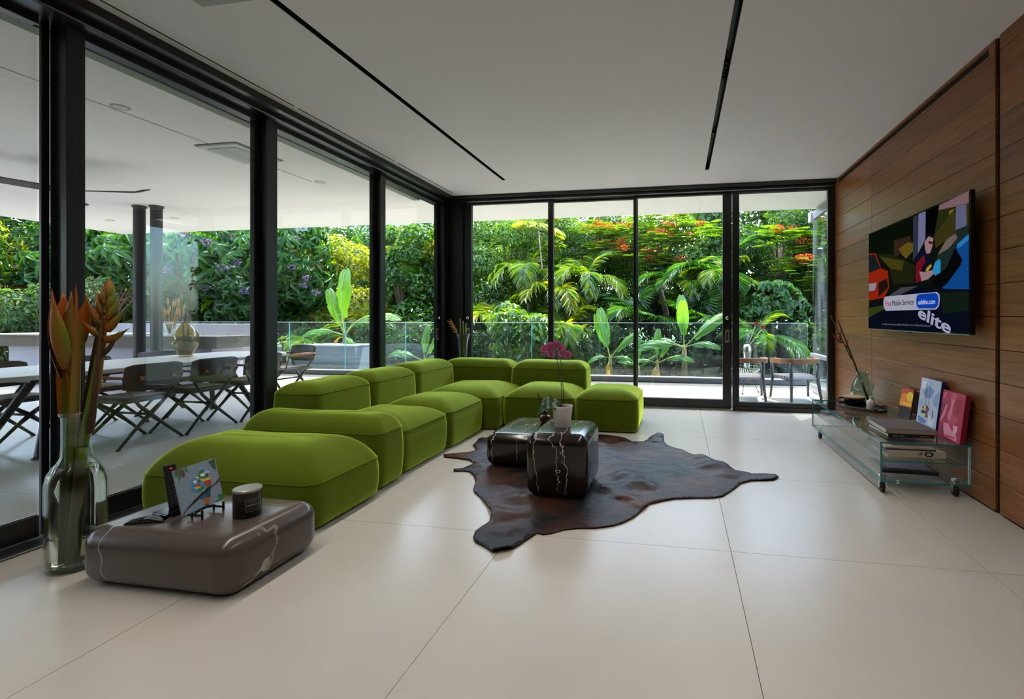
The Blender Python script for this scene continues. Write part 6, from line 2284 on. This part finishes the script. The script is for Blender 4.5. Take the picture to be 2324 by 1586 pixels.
for k, (x, z, y) in enumerate(((0.9, 3.05, -0.95), (1.3, 2.45, -0.85), (0.3, 3.25, -0.9), (0.75, 1.98, -0.85), (1.75, 1.9, -0.75), (1.55, 2.6, -0.75), (-0.2, 2.4, -1.0), (2.0, 2.15, -0.6))):
    flower_cluster(q2, (x - 0.3, y, z), (0.14, 0.08, 0.075), 46, F_PUR, 60 + k)
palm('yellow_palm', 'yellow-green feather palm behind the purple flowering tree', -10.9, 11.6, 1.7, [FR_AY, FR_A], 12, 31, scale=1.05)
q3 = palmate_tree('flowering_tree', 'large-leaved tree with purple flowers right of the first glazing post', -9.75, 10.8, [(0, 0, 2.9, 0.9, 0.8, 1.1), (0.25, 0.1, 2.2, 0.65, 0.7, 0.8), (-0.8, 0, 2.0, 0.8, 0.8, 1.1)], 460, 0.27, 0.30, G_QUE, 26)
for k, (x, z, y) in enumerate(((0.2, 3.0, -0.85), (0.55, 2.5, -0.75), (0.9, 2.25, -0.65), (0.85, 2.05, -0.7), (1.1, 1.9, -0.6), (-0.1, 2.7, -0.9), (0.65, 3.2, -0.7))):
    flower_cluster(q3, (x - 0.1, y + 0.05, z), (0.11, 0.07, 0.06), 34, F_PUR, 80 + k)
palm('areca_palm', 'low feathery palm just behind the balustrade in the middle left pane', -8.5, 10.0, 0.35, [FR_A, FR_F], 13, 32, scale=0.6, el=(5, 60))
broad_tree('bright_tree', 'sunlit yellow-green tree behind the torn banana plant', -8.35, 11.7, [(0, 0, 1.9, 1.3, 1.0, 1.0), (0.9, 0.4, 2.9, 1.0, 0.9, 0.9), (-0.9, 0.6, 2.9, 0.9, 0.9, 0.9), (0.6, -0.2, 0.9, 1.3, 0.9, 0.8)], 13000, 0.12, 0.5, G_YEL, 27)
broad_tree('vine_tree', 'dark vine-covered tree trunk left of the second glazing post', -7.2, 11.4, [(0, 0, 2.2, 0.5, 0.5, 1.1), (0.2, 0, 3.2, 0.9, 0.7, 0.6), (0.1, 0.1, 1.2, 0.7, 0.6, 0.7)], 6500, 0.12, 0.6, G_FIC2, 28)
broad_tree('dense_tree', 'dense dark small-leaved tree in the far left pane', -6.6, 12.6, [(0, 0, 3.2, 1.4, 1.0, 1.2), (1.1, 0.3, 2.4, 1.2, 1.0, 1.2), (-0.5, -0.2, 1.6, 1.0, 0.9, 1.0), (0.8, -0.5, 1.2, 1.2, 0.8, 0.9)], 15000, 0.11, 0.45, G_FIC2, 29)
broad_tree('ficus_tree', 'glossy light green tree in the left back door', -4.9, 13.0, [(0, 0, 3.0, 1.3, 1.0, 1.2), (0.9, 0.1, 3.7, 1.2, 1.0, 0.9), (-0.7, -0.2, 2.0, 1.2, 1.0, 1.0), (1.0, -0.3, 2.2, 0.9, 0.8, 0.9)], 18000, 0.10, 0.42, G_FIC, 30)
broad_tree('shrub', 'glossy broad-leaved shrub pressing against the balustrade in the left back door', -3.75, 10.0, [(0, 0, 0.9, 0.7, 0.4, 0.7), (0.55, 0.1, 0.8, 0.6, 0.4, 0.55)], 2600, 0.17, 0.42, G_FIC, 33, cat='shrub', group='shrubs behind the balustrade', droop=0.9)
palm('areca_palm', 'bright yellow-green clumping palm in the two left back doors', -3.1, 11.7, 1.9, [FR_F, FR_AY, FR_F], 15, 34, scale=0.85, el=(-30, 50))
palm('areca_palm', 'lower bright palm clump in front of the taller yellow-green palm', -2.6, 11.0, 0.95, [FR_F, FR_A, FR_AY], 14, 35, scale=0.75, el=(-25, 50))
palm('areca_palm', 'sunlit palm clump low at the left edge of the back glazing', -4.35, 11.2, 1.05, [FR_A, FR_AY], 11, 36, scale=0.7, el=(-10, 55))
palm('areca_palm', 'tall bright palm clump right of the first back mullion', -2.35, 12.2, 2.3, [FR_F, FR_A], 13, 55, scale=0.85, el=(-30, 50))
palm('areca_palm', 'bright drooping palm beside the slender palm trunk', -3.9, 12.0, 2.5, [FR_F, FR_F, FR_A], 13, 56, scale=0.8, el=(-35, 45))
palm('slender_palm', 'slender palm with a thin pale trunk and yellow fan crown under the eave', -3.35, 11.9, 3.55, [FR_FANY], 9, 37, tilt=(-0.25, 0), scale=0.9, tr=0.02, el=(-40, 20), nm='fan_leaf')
broad_tree('ficus_tree', 'tall dark green tree behind the second back door', -2.8, 14.4, [(0, 0, 3.6, 1.5, 1.1, 1.4), (0.5, 0, 2.4, 1.3, 1.0, 1.2), (-0.9, 0.2, 4.4, 1.2, 1.0, 1.0)], 17000, 0.11, 0.42, G_FIC2, 38)

# flame tree: flat feathery sprays with orange blossom
def flame_tree(label, x, y, sprays, seed, h):
    rng = np.random.default_rng(seed)
    t = thing('flame_tree', label, 'tree', (x, y, -0.06), group='garden trees beyond the terrace')
    P, D, N, L = [], [], [], []
    for (cx, cy, cz, r, dens) in sprays:
        for _ in range(dens):
            a0 = rng.uniform(0, 2 * np.pi)
            rr_ = r * math.sqrt(rng.uniform(0, 1))
            b = np.array((cx + rr_ * math.cos(a0), cy + rr_ * math.sin(a0) * 0.7, cz + rng.normal() * 0.09 - 0.12 * (rr_ / r) ** 2))
            a = a0 + rng.normal() * 0.7
            d = np.array((math.cos(a), math.sin(a), 0.05))
            s = np.array((-math.sin(a), math.cos(a), 0.0))
            ln = rng.uniform(0.3, 0.5)
            for k in range(11):
                tt = k / 10
                p = b + d * ln * tt + np.array((0, 0, -0.12 * ln * tt * tt))
                for sg in (-1, 1):
                    P.append(p)
                    D.append(s * sg + d * 0.35 + np.array((0, 0, -0.1)))
                    N.append((rng.normal() * 0.15, rng.normal() * 0.15, 1))
                    L.append(0.125 * math.sin(PI * (0.2 + 0.7 * tt)))
    L = np.array(L)
    v, q = leaf_mesh(np.array(P), np.array(D), np.array(N, float), L, np.full(len(L), 0.034), curl=0.1)
    o = np_mesh('foliage', v, q, G_FLA, t)
    o['kind'] = 'stuff'
    trunk(t, [(0.6, 1.2, 0), (0.5, 1.1, h * 0.5), (0.1, 0.8, h)], [0.10, 0.08, 0.05])
    br = MB()
    for (cx, cy, cz, r, _) in sprays:
        br.tube([(0.3, 0.9, h * 0.75), ((cx + 0.3) / 2, (cy + 0.9) / 2, cz - 0.05), (cx, cy, cz - 0.02)], [0.035, 0.022, 0.008], 5)
    br.build('branches', BARK, t, smooth=True)
    rg_ = random.Random(seed)
    k = 0
    for (cx, cy, cz, r, _) in sprays:
        for _ in range(7):
            a, q_ = rg_.uniform(0, 2 * PI), rg_.uniform(0.2, 0.95)
            flower_cluster(t, (cx + r * q_ * math.cos(a), cy + r * q_ * math.sin(a) * 0.7 - 0.1, cz + 0.08), (0.13, 0.1, 0.06), 26, F_ORA, seed * 100 + k, 'blossom_cluster', 0.05)
            k += 1
    return t


flame_tree('flame tree with orange blossom across the second and third back doors', -0.9, 13.6, [(-0.6, -0.4, 3.7, 0.8, 95), (0.5, -0.6, 3.45, 0.85, 105), (-0.2, -0.8, 3.0, 0.8, 100), (1.2, -0.4, 3.75, 0.8, 90), (0.3, -0.2, 4.1, 0.9, 80), (-1.0, -0.5, 3.25, 0.7, 70), (-1.3, -0.3, 3.8, 0.7, 60), (0.5, -0.9, 2.75, 0.6, 60)], 41, 3.0)
flame_tree('flame tree with orange blossom right of the door stile', 3.1, 11.9, [(-0.3, -0.3, 2.55, 0.5, 50), (0.25, -0.4, 2.15, 0.45, 45), (0.4, 0.1, 3.0, 0.7, 60), (-0.6, 0.1, 3.3, 0.6, 55)], 42, 2.4)
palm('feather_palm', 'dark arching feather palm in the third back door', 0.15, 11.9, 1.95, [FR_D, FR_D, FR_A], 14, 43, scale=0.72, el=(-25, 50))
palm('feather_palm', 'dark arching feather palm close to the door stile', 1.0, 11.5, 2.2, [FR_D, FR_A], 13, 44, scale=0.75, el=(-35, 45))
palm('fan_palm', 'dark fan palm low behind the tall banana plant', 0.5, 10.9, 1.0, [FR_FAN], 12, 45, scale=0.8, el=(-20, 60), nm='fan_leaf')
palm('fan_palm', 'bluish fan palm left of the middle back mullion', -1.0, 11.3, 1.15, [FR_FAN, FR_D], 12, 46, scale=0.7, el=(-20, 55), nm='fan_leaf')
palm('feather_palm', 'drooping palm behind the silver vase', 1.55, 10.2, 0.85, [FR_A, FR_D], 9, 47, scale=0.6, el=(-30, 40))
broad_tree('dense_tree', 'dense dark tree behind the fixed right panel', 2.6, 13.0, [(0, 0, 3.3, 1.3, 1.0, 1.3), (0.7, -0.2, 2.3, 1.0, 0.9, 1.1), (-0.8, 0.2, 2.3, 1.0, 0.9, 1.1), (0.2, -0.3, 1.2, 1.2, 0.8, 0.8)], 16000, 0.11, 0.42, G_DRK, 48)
palmate_tree('umbrella_shrub', 'broad-leaved umbrella shrub behind the two lounge chairs', 1.95, 10.9, [(0, 0, 1.75, 0.55, 0.45, 0.4), (0.35, 0, 1.5, 0.5, 0.4, 0.35), (-0.2, -0.05, 1.35, 0.45, 0.4, 0.3)], 230, 0.17, 0.45, G_QUE, 49, cat='shrub', group='shrubs behind the balustrade')
broad_tree('shrub', 'low dark shrubs behind the right part of the balustrade', 1.0, 10.6, [(-0.9, 0, 0.5, 0.9, 0.4, 0.55), (0.4, 0, 0.55, 0.9, 0.4, 0.6), (1.4, 0, 0.6, 0.7, 0.4, 0.7)], 5200, 0.13, 0.45, G_DRK, 50, cat='shrub', group='shrubs behind the balustrade')
broad_tree('shrub', 'low dark shrubs behind the middle part of the balustrade', -2.0, 10.5, [(-0.9, 0, 0.55, 0.9, 0.4, 0.6), (0.3, 0.1, 0.5, 0.9, 0.4, 0.55), (1.2, 0, 0.45, 0.6, 0.4, 0.5)], 5200, 0.13, 0.45, G_DRK, 51, cat='shrub', group='shrubs behind the balustrade')
broad_tree('shrub', 'low leafy shrubs behind the balustrade in the left panes', -6.2, 10.6, [(-1.2, 0, 0.55, 0.9, 0.4, 0.6), (0.1, 0.1, 0.55, 0.9, 0.4, 0.6), (1.3, 0, 0.5, 0.7, 0.4, 0.55)], 6000, 0.12, 0.5, G_FIC2, 52, cat='shrub', group='shrubs behind the balustrade')
# background woodland
bgx = ((-26, 16), (-22, 19), (-18, 15.5), (-15, 18), (-12, 15.6), (-9.6, 18), (-7.2, 16.4), (-4.6, 18.6), (-2.4, 17), (0.2, 18.4), (2.0, 16.6), (4.6, 17.5), (7.5, 15), (-24, 8), (-25, 2), (-22, 12), (5.5, 12.5))
bgl = ['far left', 'left', 'inner left', 'left of centre', 'centre left', 'centre', 'right of centre']
words = ['at the far left behind the young tree', 'beyond the umbrella tree', 'beyond the leftmost hedge', 'behind the round column', 'behind the purple flowering tree', 'behind the yellow palm', 'behind the bright tree', 'behind the dense dark tree', 'behind the glossy light tree', 'behind the clumping palm', 'behind the flame tree', 'behind the feather palms', 'beyond the side screen', 'far to the left of the terrace', 'at the left end of the garden', 'between the leftmost trees', 'behind the lounge chairs to the right']
for k, ((x, y), w) in enumerate(zip(bgx, words)):
    rg_ = random.Random(300 + k)
    hh = 2.4 + rg_.uniform(-0.4, 0.5)
    broad_tree('background_tree', 'shadowy background tree ' + w, x, y, [(0, 0, hh, 1.9, 1.3, 1.9), (1.2, 0.2, hh + 1.4, 1.5, 1.1, 1.3), (-1.1, 0.1, hh - 0.8, 1.5, 1.1, 1.2), (-0.9, 0.1, hh + 1.7, 1.4, 1.0, 1.2)], 10000, 0.19, 0.48, (G_DRK, G_FIC2, G_DRK)[k % 3], 400 + k, group='background trees')

# distant pale building glimpsed through the leaves
bl = thing('apartment_tower', 'pale distant apartment building glimpsed through the trees', 'building', (-24.5, 40, 0))
bwm = pbr('tower_white', '#b9c4d4', 0.8)
bx('facade', -4, 4, -3, 3, -1, 14, bwm, bl)
wgm = pbr('tower_window', '#4a5664', 0.3)
for fl in range(6):
    for cl in range(5):
        wdw = bx('window', -3.6 + cl * 1.55, -2.5 + cl * 1.55, -3.03, -3.0, 1.0 + fl * 2.1, 2.2 + fl * 2.1, wgm, bl)
